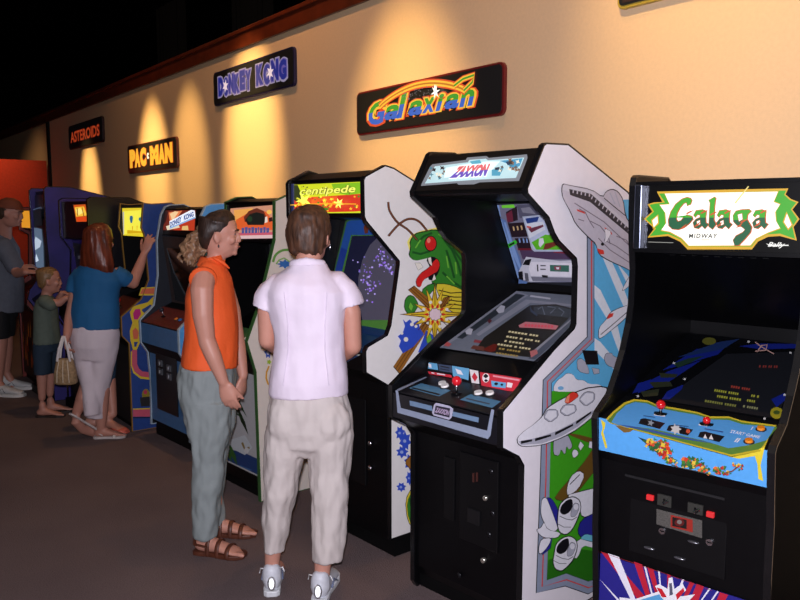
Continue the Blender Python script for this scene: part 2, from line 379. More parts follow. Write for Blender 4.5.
sign([(356, 92), (504, 62), (504, 115), (357, 136)], (110, 24, 26), 'wide black wall sign with red rim and rainbow-coloured curved lettering under an arc', a_galax)
sign([(213, 73), (294, 46), (294.5, 84), (214, 108)], (34, 30, 70), 'black wall sign with blue lettering outlined in pale lilac', a_dk)
sign([(127.5, 147), (177, 135), (177, 166.5), (128, 175)], (90, 40, 30), 'black wall sign with yellow-orange capital lettering split by a white dot', a_pac)
sign([(68.5, 127), (102.5, 115), (103, 142), (69, 150)], (50, 20, 24), 'small dark wall sign with dull orange lettering, farthest along the wall', a_ast)
sign([(612, -60), (760, -68), (760, -20), (624, 4)], (190, 160, 60), 'black wall sign with gold rim, only its lower corner in view above the rightmost machines', a_off)

# ---------------------------------------------------------------- arcade cabinets
def cabinet(x, y, phi, w_, label, outer, inner, base=.1, side_mat=None, lside=None, trim=TM, body_mat=BLK, name='arcade_cabinet', tp=.02, recess=.05):
    """outer/inner: closed (y,z) outlines of the side panels and of the body between them"""
    f = Frame(x, y, phi, name, label, 'arcade machine', group=None)
    f.wd = w_; e = f.e
    for x0, m in ((0, lside or side_mat), (w_-tp, side_mat)):
        g = Geo(); g.prism([(x0, a, b) for a, b in outer], (tp, 0, 0)); sp = g.build('side_panel', m, e)
        # T-moulding round the panel's edge
        n = len(outer); c = V((sum(p[0] for p in outer)/n, sum(p[1] for p in outer)/n)); vs_ = []; fs = []
        ar = sum(outer[i][0]*outer[(i+1) % n][1]-outer[(i+1) % n][0]*outer[i][1] for i in range(n)); sgn = 1 if ar > 0 else -1
        for i in range(n):
            a = V(outer[i-1]); b = V(outer[i]); d = V(outer[(i+1) % n])
            d1 = (b-a).normalized(); d2 = (d-b).normalized(); n1 = V((d1.y, -d1.x))*sgn; n2 = V((d2.y, -d2.x))*sgn
            q = (n1+n2); q = q.normalized()/max(.5, q.normalized().dot(n1))
            o_ = b+q*.003; i_ = b-q*.0035
            for pt, xx in ((o_, x0-.0015), (o_, x0+tp+.0015), (i_, x0+tp+.0015), (i_, x0-.0015)): vs_.append((xx, pt.x, pt.y))
        for i in range(n):
            j = (i+1) % n
            for k in range(4): fs.append([i*4+k, i*4+(k+1) % 4, j*4+(k+1) % 4, j*4+k])
        mk('edge_trim', vs_, fs, trim, sp)
    g = Geo(); g.prism([(tp, a, b) for a, b in inner], (w_-2*tp, 0, 0)); g.build('cabinet_body', body_mat, e)
    if base:
        g = Geo(); ys = [a for a, b in inner]; g.box((.015, .035, 0), (w_-.015, max(ys)-.02, base+.01)); g.build('kick_base', BLKM, e)
    return f
def slab(pts, th, N, name, mat, parent, bevel=0):
    g = Geo(); g.prism(pts, V(N).normalized()*th); return g.build(name, mat, parent, bevel=bevel)
def ball_stick(f, base, tip, r, parent, col=(200, 20, 25), name='joystick'):
    g = Geo(); g.cyl(base, tip, .005, 1); g.cyl(V(base), V(base)+V((0, 0, .004)), .022, 2); g.ell(tip, (r, r, r), 0)
    return g.build(name, [M(col, .2, coat=.6), CHR, BLK], parent, True)
def button(f, p, N, r, mat, parent):
    N = V(N).normalized(); g = Geo(); g.cyl(p, V(p)+N*.004, r*1.3, 1); g.cyl(V(p)+N*.003, V(p)+N*.011, r, 0, r2=r*.9)
    return g.build('button', [mat, M((40, 40, 44), .3)], parent)
def coin_door(f, x0, x1, z0, z1, y, parent, detail=True, name='coin_door'):
    g = Geo(); g.box((x0, y-.008, z0), (x1, y, z1)); d = g.build(name, M((11, 11, 13), .4, spec=.3), parent, bevel=.003)
    return d

# ---- nearest machine on the right: black, green and gold marquee
gp = [(0, 0), (0, .1), (-.028, .5), (-.028, .66), (-.043, .78), (-.056, .89), (-.043, .909), (.041, .959), (.096, 1.038), (.137, 1.106), (.175, 1.2), (.193, 1.27), (.197, 1.40), (.182, 1.5), (.174, 1.62), (.174, 1.7), (.183, 1.728), (.2, 1.737), (.45, 1.737), (.74, 1.55), (.76, 1.5), (.76, 0)]
gi = [(.02, .08), (.0, .38), (-.012, .74), (-.032, .775), (-.036, .885), (.15, .925), (.72, 1.10), (.72, 1.16), (.25, 1.46), (.2, 1.475), (.2, 1.71), (.45, 1.715), (.72, 1.55), (.74, 1.5), (.74, .08)]
GA = cabinet(-1.724, 2.2, 10, .605, 'black arcade machine with green and gold lit marquee and blue control panel, nearest and rightmost', gp, gi, side_mat=M((5, 5, 6), .8, spec=.05), lside=BLK)
e = GA.e; w_ = .605
# marquee
MP_, MN = (0, .198, 0), (0, -1, 0)
mq = slab([(.03, .2, 1.475), (w_-.03, .2, 1.475), (w_-.03, .2, 1.705), (.03, .2, 1.705)], .004, MN, 'marquee', M((12, 12, 12), .3), e)
for z in (1.463, 1.7):
    g = Geo(); g.box((.02, .175, z), (w_-.02, .2, z+.014)); g.build('marquee_retainer', BLK, e)
g = Geo(); g.box((.021, .168, 1.475), (.05, .2, 1.705)); g.build('marquee_bracket', M((90, 95, 110), .18, .9), e, bevel=.004)
def Z(ox, oy, k): return lambda L: type(L)((ox+a/k, oy+b/k) for a, b in L)
q5 = Z(640, 180, 5)
gold = G((215, 165, 30), .9); grn = G((60, 165, 30), .95); wht = G((255, 250, 238), 1.15); dkg = G((15, 95, 55), .8); redo = G((200, 80, 20), .9)
P, N = (0, .196, 0), MN
outl = [(85, 58), (440, 48), (742, 42), (728, 72), (755, 95), (793, 110), (762, 148), (798, 195), (768, 235), (785, 303), (700, 280), (640, 284), (590, 308), (560, 347), (238, 347), (200, 308), (140, 280), (38, 288), (72, 242), (20, 195), (62, 158), (38, 122), (70, 112), (112, 110)]
ig = [(92, 63), (732, 50), (722, 74), (748, 99), (782, 113), (755, 147), (788, 195), (762, 234), (776, 295), (700, 268), (636, 272), (585, 298), (556, 338), (242, 338), (205, 298), (142, 270), (48, 281), (80, 243), (30, 195), (70, 158), (48, 124), (76, 118), (125, 112)]
iw = [(125, 68), (690, 58), (668, 110), (700, 122), (676, 160), (680, 205), (700, 240), (640, 262), (580, 292), (552, 326), (245, 328), (210, 290), (150, 258), (108, 250), (132, 215), (128, 165), (100, 125), (150, 122)]
sh = [(gold, q5(outl)), (grn, q5(ig)), (gold, q5([(a+(4 if a > 400 else -4), b+(-3 if b < 200 else 4)) for a, b in iw])), (wht, q5(iw)),
      (gold, q5([(92, 172), (56, 200), (66, 245), (96, 218)])), (wht, q5([(88, 180), (63, 203), (70, 236), (90, 213)])),
      (gold, q5([(733, 158), (715, 210), (742, 252), (766, 225)])), (wht, q5([(736, 168), (722, 210), (742, 242), (758, 224)])), (gold, q5([(90, 58), (740, 42), (738, 52), (90, 68)])), (gold, q5([(238, 333), (560, 333), (560, 347), (238, 347)])),
      (G((240, 220, 130), .9), q5([(542, 30), (546, 34), (480, 118), (474, 114)]))]
decal(GA, P, N, sh, mq)
def clipy(L, y, keep_above):
    o = []; n = len(L)
    for i in range(n):
        a, b = L[i], L[(i+1) % n]; ia = (a[1] <= y) == keep_above; ib = (b[1] <= y) == keep_above
        if ia: o.append(a)
        if ia != ib: t = (y-a[1])/(b[1]-a[1]); o.append((a[0]+(b[0]-a[0])*t, y))
    return o
def swell(L, k):         # push an outline outwards along its normals
    n = len(L); ar = sum(L[i][0]*L[(i+1) % n][1]-L[(i+1) % n][0]*L[i][1] for i in range(n)); sg_ = 1 if ar > 0 else -1; o = []
    for i in range(n):
        d1 = (V(L[i])-V(L[i-1])).normalized(); d2 = (V(L[(i+1) % n])-V(L[i])).normalized(); q = (V((d1.y, -d1.x))+V((d2.y, -d2.x)))
        q = q.normalized()*sg_*k if q.length > 1e-6 else V((0, 0)); o.append((L[i][0]+q.x, L[i][1]+q.y))
    return o
aL_ = [(272, 176), (284, 154), (316, 150), (335, 157), (331, 185), (333, 214), (346, 222), (328, 244), (313, 228), (296, 242), (276, 238), (269, 214), (284, 196), (304, 188), (304, 174), (290, 172), (280, 186)]
GL = [('G', [(255, 92), (262, 102), (256, 120), (240, 128), (236, 112), (222, 116), (202, 140), (188, 168), (184, 195), (192, 208), (208, 204), (222, 188), (238, 176), (262, 182), (268, 196), (248, 218), (222, 238), (195, 247), (165, 244), (148, 228), (146, 200), (158, 160), (182, 122), (214, 96), (238, 88)], None),
      ('a', aL_, [(288, 208), (303, 201), (304, 220), (292, 226)]),
      ('l', [(348, 102), (376, 86), (382, 92), (376, 130), (373, 200), (384, 222), (366, 246), (348, 232), (351, 180), (355, 114)], None),
      ('a', [(x+118, y) for x, y in aL_], [(406, 208), (421, 201), (422, 220), (410, 226)]),
      ('g', [(470, 178), (484, 156), (512, 150), (548, 148), (560, 156), (542, 172), (538, 195), (548, 213), (562, 236), (556, 262), (530, 292), (498, 326), (478, 328), (470, 300), (484, 280), (518, 262), (530, 248), (512, 232), (490, 226), (472, 208)], [(494, 174), (514, 168), (517, 196), (500, 206)]),
      ('a', [(x+298, y) for x, y in aL_], [(586, 208), (601, 201), (602, 220), (590, 226)])]
sh = []
for c, L, hole in GL: sh.append((redo, q5(swell(L, 4))))
for c, L, hole in GL:
    yc = 200 if c == 'g' else 188
    sh.append((grn, q5(clipy(L, yc, True)))); sh.append((dkg, q5(clipy(L, yc, False))))
    if hole: sh.append((redo, q5(swell(hole, 3)))); sh.append((wht, q5(hole)))
for x, y in ((250, 152), (322, 150), (440, 150), (520, 196), (620, 148), (370, 158)): sh.append((redo, q5([(x-14, y+14), (x+4, y+4), (x+28, y-2), (x+6, y+12), (x-10, y+20)])))
for x, y in ((218, 240), (288, 228), (400, 228), (500, 232), (590, 226)): sh.append((redo, q5([(x-16, y+8), (x, y-6), (x+22, y-22), (x+6, y+2)])))
decal(GA, P, N, sh, mq, 'lettering', lift=.0045, step=.0002)
text(GA, 'MIDWAY', q5([(252, 268), (395, 268), (395, 290), (252, 290)]), G((16, 30, 16), .2), mq, P, N, lift=.014, shear=.15, bold=.02)
decal(GA, P, N, [(redo, q5([(310, 298), (350, 298), (350, 301), (310, 301)])), (G((170, 170, 160), .6), q5([(45, 308), (170, 312), (170, 315), (45, 311)]))], mq, lift=.0065)
text(GA, 'Bally', q5([(640, 310), (728, 312), (728, 342), (640, 340)]), G((240, 240, 235), .9), mq, P, N, lift=.0035, shear=.4, bold=.02)
decal(GA, P, N, [(G((240, 240, 235), .9), q5([(630, 316), (652, 324), (745, 324), (745, 329), (650, 330)]))], mq, lift=.0035)
# speaker grille recess and monitor glass
sg = Geo()
for k in range(9): sg.box((.12+.04*k, .26, 1.452-.0), (.14+.04*k, .34, 1.456))
sg.build('speaker_grille', BLKM, e)
gl0, gl1 = V((0, .15, .932)), V((0, .70, 1.105)); gn = V((0, -(gl1.z-gl0.z), gl1.y-gl0.y)).normalized()
sc = slab([(.022, gl0.y, gl0.z), (w_-.022, gl0.y, gl0.z), (w_-.022, gl1.y, gl1.z), (.022, gl1.y, gl1.z)], .004, gn, 'monitor_glass', M((10, 11, 14), .12, spec=.4), e)
q375 = Z(590, 320, 3.75); P = tuple(gl0+gn*.004); db = A((14, 30, 120)); dt = A((25, 50, 40)); gr = A((40, 45, 30))
sh = [(A((20, 22, 28)), q375([(270, 302), (510, 128), (790, 118), (770, 200), (700, 370)])),
      (db, q375([(180, 250), (300, 190), (420, 150), (300, 230), (180, 275)])), (db, q375([(270, 190), (400, 110), (520, 90), (480, 130), (380, 160)])),
      (A((20, 42, 90)), q375([(330, 140), (480, 84), (560, 72), (500, 110), (400, 130)])), (dt, q375([(310, 165), (370, 145), (430, 135), (380, 160), (330, 180)])),
      (gr, q375([(190, 270), (260, 260), (255, 285), (200, 290)])), (gr, q375([(220, 235), (300, 232), (310, 250), (240, 255)])), (gr, q375([(260, 200), (330, 205), (320, 218), (265, 218)])),
      (db, q375([(560, 100), (640, 90), (780, 92), (780, 108), (640, 112)])), (db, q375([(680, 300), (730, 275), (735, 300), (700, 330)])), (db, q375([(180, 240), (230, 225), (215, 262), (160, 278)])),
      (db, q375([(290, 270), (350, 245), (345, 262), (300, 300), (270, 300)])), (A((90, 90, 30)), q375(disc(447, 82, 26, 14))), (A((150, 140, 30)), q375(disc(700, 352, 24, 22))), (A((60, 80, 30)), q375(disc(700, 350, 12, 8)))]
for p_ in ((355, 225), (315, 165), (595, 85), (752, 127), (730, 285), (180, 290), (655, 375)): sh.append((A((200, 200, 200)), q375(disc(p_[0], p_[1], 5, 4))))
sh.append((A((190, 150, 140)), q375(stroke([(620, 88), (650, 110), (690, 132)], 4)))); sh.append((A((190, 150, 140)), q375(stroke([(625, 125), (645, 100), (665, 98), (660, 118), (620, 122)], 4))))
decal(GA, P, gn, sh, sc, 'bezel_art')
yt = G((150, 150, 40), .5)
for k, (x0, y0, x1, m) in enumerate(((530, 248, 605, G((140, 40, 25), .5)), (468, 262, 562, yt), (606, 282, 640, yt), (478, 284, 572, yt), (590, 300, 620, yt), (432, 302, 555, G((120, 120, 50), .5)), (575, 322, 636, G((130, 130, 90), .5)), (635, 172, 705, G((110, 25, 20), .5)))):
    s_ = []; x = x0; random.seed(k)
    while x < x1-4:
        ww = random.choice((5, 6, 7)); yy = y0+(x-x0)*.16 if k != 7 else y0+(x-x0)*.02
        s_.append((m, q375([(x, yy), (x+ww, yy+.5), (x+ww-2, yy+9), (x-2, yy+8)]))); x += ww+(2.5 if random.random() < .8 else 8)
    decal(GA, P, gn, s_, sc, 'screen_text', lift=.003, step=0)
# control panel: sloping top and front face
c0, c1 = V((0, -.04, .889)), V((0, .152, .934)); cn = V((0, -(c1.z-c0.z), c1.y-c0.y)).normalized()
cp = slab([(.021, c0.y, c0.z), (w_-.021, c0.y, c0.z), (w_-.021, c1.y, c1.z), (.021, c1.y, c1.z)], .004, cn, 'control_panel', M((14, 14, 16), .3), e)
f0, f1 = V((0, -.033, .776)), V((0, -.041, .893)); fn = V((0, -1, -.07)).normalized()
cf = slab([(.021, f0.y, f0.z), (w_-.021, f0.y, f0.z), (w_-.021, f1.y, f1.z), (.021, f1.y, f1.z)], .004, fn, 'control_panel_front', A((84, 160, 225)), e)
blu = A((84, 160, 225)); yel = A((215, 195, 50)); grn2 = A((95, 140, 60)); P = tuple(c0+cn*.004)
back = [(60, 372), (85, 345), (128, 310), (165, 297), (215, 302), (250, 318), (330, 332), (400, 345), (450, 362), (520, 362), (570, 378), (700, 395)]
sh = [(yel, q375(back+[(676, 428), (655, 480), (640, 492), (530, 512), (75, 388)])), (grn2, q375([(a+4, b+7) for a, b in back]+[(668, 445), (640, 484), (530, 506), (78, 386)])),
      (blu, q375([(80, 385), (100, 352), (135, 320), (168, 309), (212, 313), (250, 330), (330, 345), (400, 357), (450, 374), (520, 376), (570, 392), (692, 402), (680, 425), (662, 452), (600, 470), (520, 482), (420, 452), (340, 434), (250, 412), (180, 402), (140, 405)])),
      (A((55, 95, 170)), q375([(90, 392), (150, 398), (240, 415), (350, 440), (470, 465), (350, 448), (200, 415)]))]
for cx, cy in ((232, 390), (337, 415), (455, 440)):
    sh.append((A((18, 18, 24)), q375([(cx-42, cy-18), (cx-24, cy-20), (cx+50, cy-2), (cx+30, cy+20), (cx-50, cy+0)])))
sh += [(A((150, 160, 170)), q375(star(228, 388, 14, 6, 5))), (A((215, 215, 215)), q375(star(322, 412, 22, 13, 7))), (A((215, 90, 60)), q375(disc(368, 420, 8))), (A((230, 230, 230)), q375([(425, 446), (432, 430), (440, 448)])), (A((230, 230, 230)), q375([(445, 449), (455, 432), (463, 452)]))]
sh += [(A((40, 70, 120)), q375(stroke([(200, 362), (245, 368)], 3))), (A((235, 235, 235)), q375(stroke([(240, 358), (282, 364)], 5))), (A((235, 235, 235)), q375(stroke([(408, 396), (440, 402)], 5))), (A((50, 80, 140)), q375(stroke([(430, 412), (500, 424)], 4))), (A((40, 70, 120)), q375(stroke([(320, 398), (370, 404)], 3)))]
decal(GA, P, cn, sh, cp)
text(GA, 'START GAME', q375([(528, 414), (640, 438), (636, 448), (524, 426)]), A((225, 230, 240)), cp, P, cn, bold=.02, shear=.2)
text(GA, 'I', q375([(606, 402), (614, 403), (610, 416), (602, 415)]), A((235, 235, 240)), cp, P, cn, bold=.03, shear=.3)
text(GA, 'II', q375([(546, 444), (566, 448), (560, 464), (540, 460)]), A((235, 235, 240)), cp, P, cn, bold=.03, shear=.3)
P = tuple(f0+fn*.004)
red = A((200, 55, 30)); sh = [(yel, q375([(40, 372), (58, 386), (56, 402), (50, 420), (66, 478), (58, 482), (42, 425), (48, 405)])), (yel, q375([(615, 500), (655, 480), (640, 545), (650, 604), (632, 596), (628, 540)])), (yel, q375([(495, 478), (540, 505), (610, 495), (655, 475), (655, 482), (618, 510), (560, 520), (520, 512)])),
                         (A((25, 45, 60)), q375([(180, 438), (215, 450), (275, 500), (330, 535), (300, 530), (240, 490)])), (A((120, 90, 40)), q375([(95, 395), (130, 400), (175, 402), (150, 420), (128, 422)]))]
random.seed(3)
def creature(cx, cy, r, n):
    for k in range(n):
        a = random.uniform(0, 6.28); d = r*math.sqrt(random.random()); x, y = cx+d*1.4*math.cos(a), cy+d*.7*math.sin(a)+(d*math.cos(a))*.35
        sh.append((random.choice((red, A((170, 40, 30)), A((215, 185, 60)), A((60, 120, 46)), A((40, 90, 50)), A((220, 110, 50)))), q375(star(x, y, r*.34, r*.2, 4, random.random()*3))))
        if k % 3 == 0: sh.append((A((40, 110, 60)), q375(star(x+r*.5, y-r*.1, r*.3, r*.08, 3, random.random()*3))))
creature(262, 475, 34, 42); creature(225, 458, 20, 12); creature(312, 515, 22, 18); creature(400, 530, 30, 34); creature(350, 532, 14, 8); creature(448, 550, 20, 14); creature(510, 548, 22, 24); creature(575, 530, 16, 12)
sh.append((A((120, 60, 40)), q375(stroke([(525, 556), (555, 548), (575, 532)], 4)))); sh.append((A((60, 60, 60)), q375(stroke([(330, 525), (355, 535), (440, 552), (490, 566)], 3))))
decal(GA, P, fn, sh, cf)
def onp(fr, x, y, P_, N_, k=1): return fr.px(x, y, P_, N_)
Pc = tuple(c0+cn*.004)
b = GA.px(660.5, 414, Pc, cn); ball_stick(GA, b, b+V((0, 0, .033)), .0165, cp)
b = GA.px(706.5, 424.5, Pc, cn); ball_stick(GA, b, b+V((0, 0, .014)), .013, cp)
for x, y in ((761, 430), (749, 442.5)): button(GA, GA.px(x, y, Pc, cn), cn, .0125, M((225, 130, 30), .3), cp)
# coin door
q36 = Z(580, 440, 3.636); cdd = coin_door(GA, .13, .46, .43, .70, .0, e)
P, N = (0, -.01, 0), (0, -1, 0)
g = Geo(); g.box((.11, -.014, .695), (.45, .0, .703)); g.build('door_frame', M((30, 30, 32), .4), cdd)
def on(x, y): return GA.px(580+x/3.636, 440+y/3.636, P, N)
for x0, y0, x1, y1 in ((285, 193, 333, 246), (395, 224, 448, 274)):
    a, b = on(x0, y0), on(x1, y1); g = Geo(); g.box((a.x, -.016, b.z), (b.x, -.006, a.z), 0); cx = (a.x+b.x)/2
    g.box((cx-.003, -.018, b.z+.012), (cx+.003, -.015, a.z-.012), 1); g.cyl((cx+.012, -.016, a.z-.016), (cx+.002, -.03, a.z-.024), .006, 2)
    g.build('coin_slot', [M((70, 70, 66), .4, .5), BLK, CHR], cdd)
for x, y in ((258, 208), (477, 270)):
    a = on(x, y); g = Geo(); g.box((a.x-.013, -.02, a.z-.009), (a.x+.011, -.008, a.z+.009)); g.build('coin_return_lamp', G((215, 25, 30), .9), cdd, bevel=.002)
a, b = on(280, 262), on(445, 335)
g = Geo(); g.prism([on(280, 250), on(445, 292), on(445, 356), on(280, 305)], (0, -.004, 0)); g.build('reject_plate', M((95, 92, 88), .55, .4, var=.3, scale=220), cdd)
decal(GA, (0, -.0142, 0), N, [(A((150, 40, 30)), q36([(330, 272), (410, 290), (410, 336), (330, 316)])), (A((20, 16, 16)), q36([(336, 280), (388, 290), (388, 324), (336, 312)])), (A((90, 20, 20)), q36(disc(362, 300, 18, 14))), (A((120, 110, 105)), q36(disc(362, 298, 9, 8)))], cdd, 'brass_badge')
for x, y in ((300, 330), (472, 371)):
    a = on(x, y); g = Geo(); g.cyl((a.x, -.006, a.z), (a.x, -.016, a.z), .011); g.box((a.x-.007, -.018, a.z-.001), (a.x+.007, -.016, a.z+.002), 1); g.build('door_lock', [CHR, BLK], cdd)
for x, y in ((252, 393), (362, 430), (412, 371)):
    a = on(x, y); g = Geo(); g.ell((a.x, -.01, a.z), (.02, .008, .005)); g.build('coin_cup_lip', STEEL, cdd, True)
for x, y in ((577, 187), (660, 207), (645, 255)):
    a = on(x, y); g = Geo(); g.ell((a.x, -.006, a.z), (.004, .003, .004), n=8); g.build('screw', CHR, e, True)
# lower art sheet
la = slab([(.022, -.004, .03), (w_-.022, -.004, .03), (w_-.022, -.004, .386), (.022, -.004, .386)], .003, (0, -1, 0), 'front_art_panel', A((38, 34, 130)), e)
P = (0, -.007, 0); C0 = (330, 700); sh = []
for pts, c in (([(65, 402), (102, 414), (252, 586), (215, 586)], 0), ([(102, 412), (142, 425), (205, 586), (188, 586)], 1), ([(196, 442), (226, 452), (262, 586), (245, 586)], 0), ([(233, 458), (240, 460), (272, 586), (266, 586)], 1), ([(245, 462), (268, 470), (290, 560), (275, 560)], 0), ([(284, 475), (291, 477), (296, 540), (292, 540)], 1), ([(318, 486), (330, 490), (325, 560), (318, 560)], 0), ([(372, 505), (380, 508), (352, 570), (347, 570)], 1), ([(400, 514), (416, 520), (385, 586), (370, 586)], 0), ([(425, 522), (452, 532), (430, 586), (400, 586)], 0), ([(470, 538), (476, 540), (440, 590), (434, 590)], 1), ([(58, 500), (64, 502), (150, 586), (140, 586)], 1), ([(510, 552), (540, 562), (520, 600), (490, 600)], 0), ([(500, 548), (506, 550), (470, 600), (464, 600)], 1)):
    sh.append((A((185, 30, 55)) if c == 0 else A((230, 228, 240)), q36(pts)))
sh += [(A((235, 235, 240)), q36([(145, 570), (200, 578), (300, 545), (310, 575), (420, 560), (380, 600), (150, 600)])), (A((90, 160, 210)), q36([(200, 586), (300, 556), (310, 600), (210, 600)])), (A((235, 235, 240)), q36([(275, 530), (290, 522), (320, 540), (325, 500), (338, 498), (345, 540), (375, 520), (388, 545), (340, 585), (300, 575)])), (A((200, 30, 45)), q36([(280, 534), (300, 540), (318, 570), (300, 570)])), (A((200, 30, 45)), q36([(350, 560), (378, 535), (382, 548), (355, 580)])), (A((90, 90, 110)), q36([(326, 520), (336, 518), (340, 560), (328, 565)])),
       (A((150, 40, 40)), q36(stroke([(60, 400), (300, 480), (480, 545)], 1.5)))]
decal(GA, P, N, sh, la, clamp=lambda p: V((min(max(p.x, .024), w_-.024), p.y, max(p.z, .035))))
# ---- white machine with spacecraft art
w_ = .595
zo = [(.02, .0), (.0, .03), (.0, .68), (-.03, .72), (-.125, .772), (-.127, .905), (.17, 1.09), (.30, 1.158), (.312, 1.175), (.312, 1.40), (.305, 1.43), (.19, 1.50), (.16, 1.53), (.122, 1.588), (-.005, 1.672), (-.008, 1.69), (.085, 1.845), (.1, 1.853), (.235, 1.857), (.66, 1.69), (.80, 1.60), (.80, 0)]
zi = [(.03, .06), (.012, .1), (.012, .69), (-.10, .765), (-.118, .79), (-.120, .872), (.065, .925), (.085, .985), (.16, 1.03), (.70, 1.245), (.70, 1.28), (.52, 1.655), (.01, 1.672), (.002, 1.69), (.088, 1.838), (.235, 1.845), (.64, 1.69), (.78, 1.60), (.78, .06)]
ZA = cabinet(-2.53, 1.98, 6, w_, 'white-sided arcade machine with spacecraft side art and pale blue marquee', zo, zi, side_mat=M((232, 226, 232), .4, var=.02), lside=BLK)
e = ZA.e; K = A((18, 16, 22)); gry = A((140, 150, 172)); W1 = A((226, 224, 232)); pk = A((196, 188, 198)); lg = A((172, 172, 186)); sky = A((95, 178, 222)); grs = A((62, 158, 28)); brn = A((104, 76, 28)); nvy = A((40, 40, 140)); rd = A((215, 60, 50))
a5 = Z(500, 140, 5); b5 = Z(500, 250, 5); c5 = Z(500, 360, 5); d5 = Z(500, 480, 5)
def sp(L, k=.9):          # black keyline slightly larger than the shape
    cx = sum(p[0] for p in L)/len(L); cy = sum(p[1] for p in L)/len(L); o = []
    for x, y in L:
        d = math.hypot(x-cx, y-cy) or 1; o.append((x+(x-cx)/d*k, y+(y-cy)/d*k))
    return o
S = []
def rnd(L, q=.22):
    o = []; n = len(L)
    for i in range(n):
        a, b = L[i], L[(i+1) % n]; o += [(a[0]+(b[0]-a[0])*q, a[1]+(b[1]-a[1])*q), (a[0]+(b[0]-a[0])*(1-q), a[1]+(b[1]-a[1])*(1-q))]
    return o
def S2(m, L, k=1):
    if len(L) > 4: L = rnd(L)
    S.append((K, sp(L, k))); S.append((m, L))
fo = [(587, 200), (587, 337), (543, 380), (540, 480), (536, 593), (565, 586), (588, 594), (668, 625)]
fi = [(594, 200), (594, 341), (551.5, 383), (550.5, 480), (547, 580), (566, 573), (588, 581), (668, 612)]
S.append((gry, Stroke(fo+fi[::-1]))); S.append((K, stroke(fo, .9))); S.append((K, stroke(fi, .9)))
S.append((sky, [(594, 200), (668, 200), (668, 400), (551.5, 400), (551.5, 383), (594, 341)]))
S.append((grs, [(551.5, 391), (580, 386), (668, 384), (668, 612), (588, 581), (566, 573), (547, 580)]))
S.append((A((38, 110, 20)), [(548, 560), (575, 548), (600, 552), (668, 540), (668, 612), (588, 581), (566, 573), (547, 580)]))
for L in ([(600, 252), (608, 254), (622, 285), (632, 312), (636, 335), (630, 322), (616, 290)], [(594, 285), (600, 290), (617, 325), (624, 356), (630, 380), (622, 362), (606, 318), (594, 298)], [(594, 338), (600, 342), (615, 360), (625, 380), (612, 368), (594, 350)], [(616, 262), (640, 290), (660, 330), (660, 340), (640, 308)]): S.append((A((222, 226, 234)), L))
S.append((rd, stroke([(591, 200), (591, 339), (547, 381.5), (545.3, 480), (541.5, 586.5), (566, 579.5), (588, 587.5), (668, 618)], 1.1)))
S2(W1, [(553, 392), (553, 386), (557, 380), (562, 377), (566, 373), (572, 374), (576, 380), (583, 380), (588, 384), (598, 384), (604, 388), (604, 394)], .4)
S.append((grs, [(552, 391.5), (604, 391.5), (604, 398), (552, 398)]))
S.append((A((120, 175, 215)), disc(560, 388, 3, 2)))
S2(lg, c5([(380, 0), (400, -10), (425, 10), (440, 50), (440, 70), (385, 55)]), .4); S2(lg, c5([(455, 38), (490, 45), (492, 65), (465, 70)]), .4); S2(lg, b5([(515, 545), (525, 515), (555, 515), (560, 530), (600, 545), (600, 580), (570, 590), (530, 575)]), .4)
S.append((K, b5([(405, 500), (480, 503), (490, 572), (425, 572)])))
S2(brn, [(566, 434), (572, 433), (600, 440), (660, 450), (660, 456), (592, 444)], .4); S2(brn, [(594, 445), (604, 446), (600, 462), (570, 500), (556, 500), (553, 496), (580, 466)], .5)
# base blocks on the ground
S2(lg, c5([(262, 395), (285, 375), (330, 372), (345, 400), (355, 430), (340, 448), (325, 425), (318, 475), (298, 440), (288, 478), (260, 470)]), .6)
S2(W1, c5([(395, 405), (412, 425), (395, 450), (385, 430)]), .4); S2(W1, c5([(360, 445), (378, 450), (385, 470), (360, 490), (352, 465)]), .4); S2(W1, c5([(440, 405), (470, 410), (468, 445), (435, 435)]), .5)
S2(W1, [(565, 488), (569, 476), (577, 470), (583, 474), (577, 488), (566, 496)], .6); S.append((K, stroke([(568, 484), (578, 474)], .8)))
# large hovering disc ship
hull = [(515.5, 437), (516, 443), (521, 446), (540, 444.5), (560, 437), (576, 428), (592, 415), (602, 402), (606, 388), (597, 386), (586, 388), (572, 393), (558, 400), (545, 408), (541, 416), (532, 424), (523, 430)]
S2(W1, hull, 1); S.append((lg, [(516.5, 441), (519, 444.5), (540, 443), (560, 435.5), (576, 426), (591, 413), (591, 410), (575, 420), (556, 430), (536, 437)]))
for x0, y0, x1, y1 in ((519, 441.5, 530, 440), (533, 439, 549, 435), (553, 433, 571, 424.5), (574, 422, 589, 412)): S.append((K, [(x0, y0-1.2), (x1, y1-1.2), (x1, y1+.8), (x0, y0+1.8)]))
for L in ([(541, 417), (545, 409), (555, 409), (556, 416), (548, 422)], [(557, 411), (562, 404), (573, 404), (574, 411), (564, 416)], [(576, 399), (583, 391), (592, 392), (592, 400), (583, 406)]): S2(lg, L, .5); S.append((W1, sp(L, -1.6)))
S2(A((225, 60, 45)), [(562, 402), (564, 396), (569, 391.5), (574, 392), (576, 396), (570, 400), (566, 403)], .5); S.append((A((240, 140, 110)), [(562, 402), (564, 396), (567, 394), (566, 402)]))
S.append((K, stroke([(572, 392), (584, 387.5), (598, 386), (606, 387.5)], 1.1)))
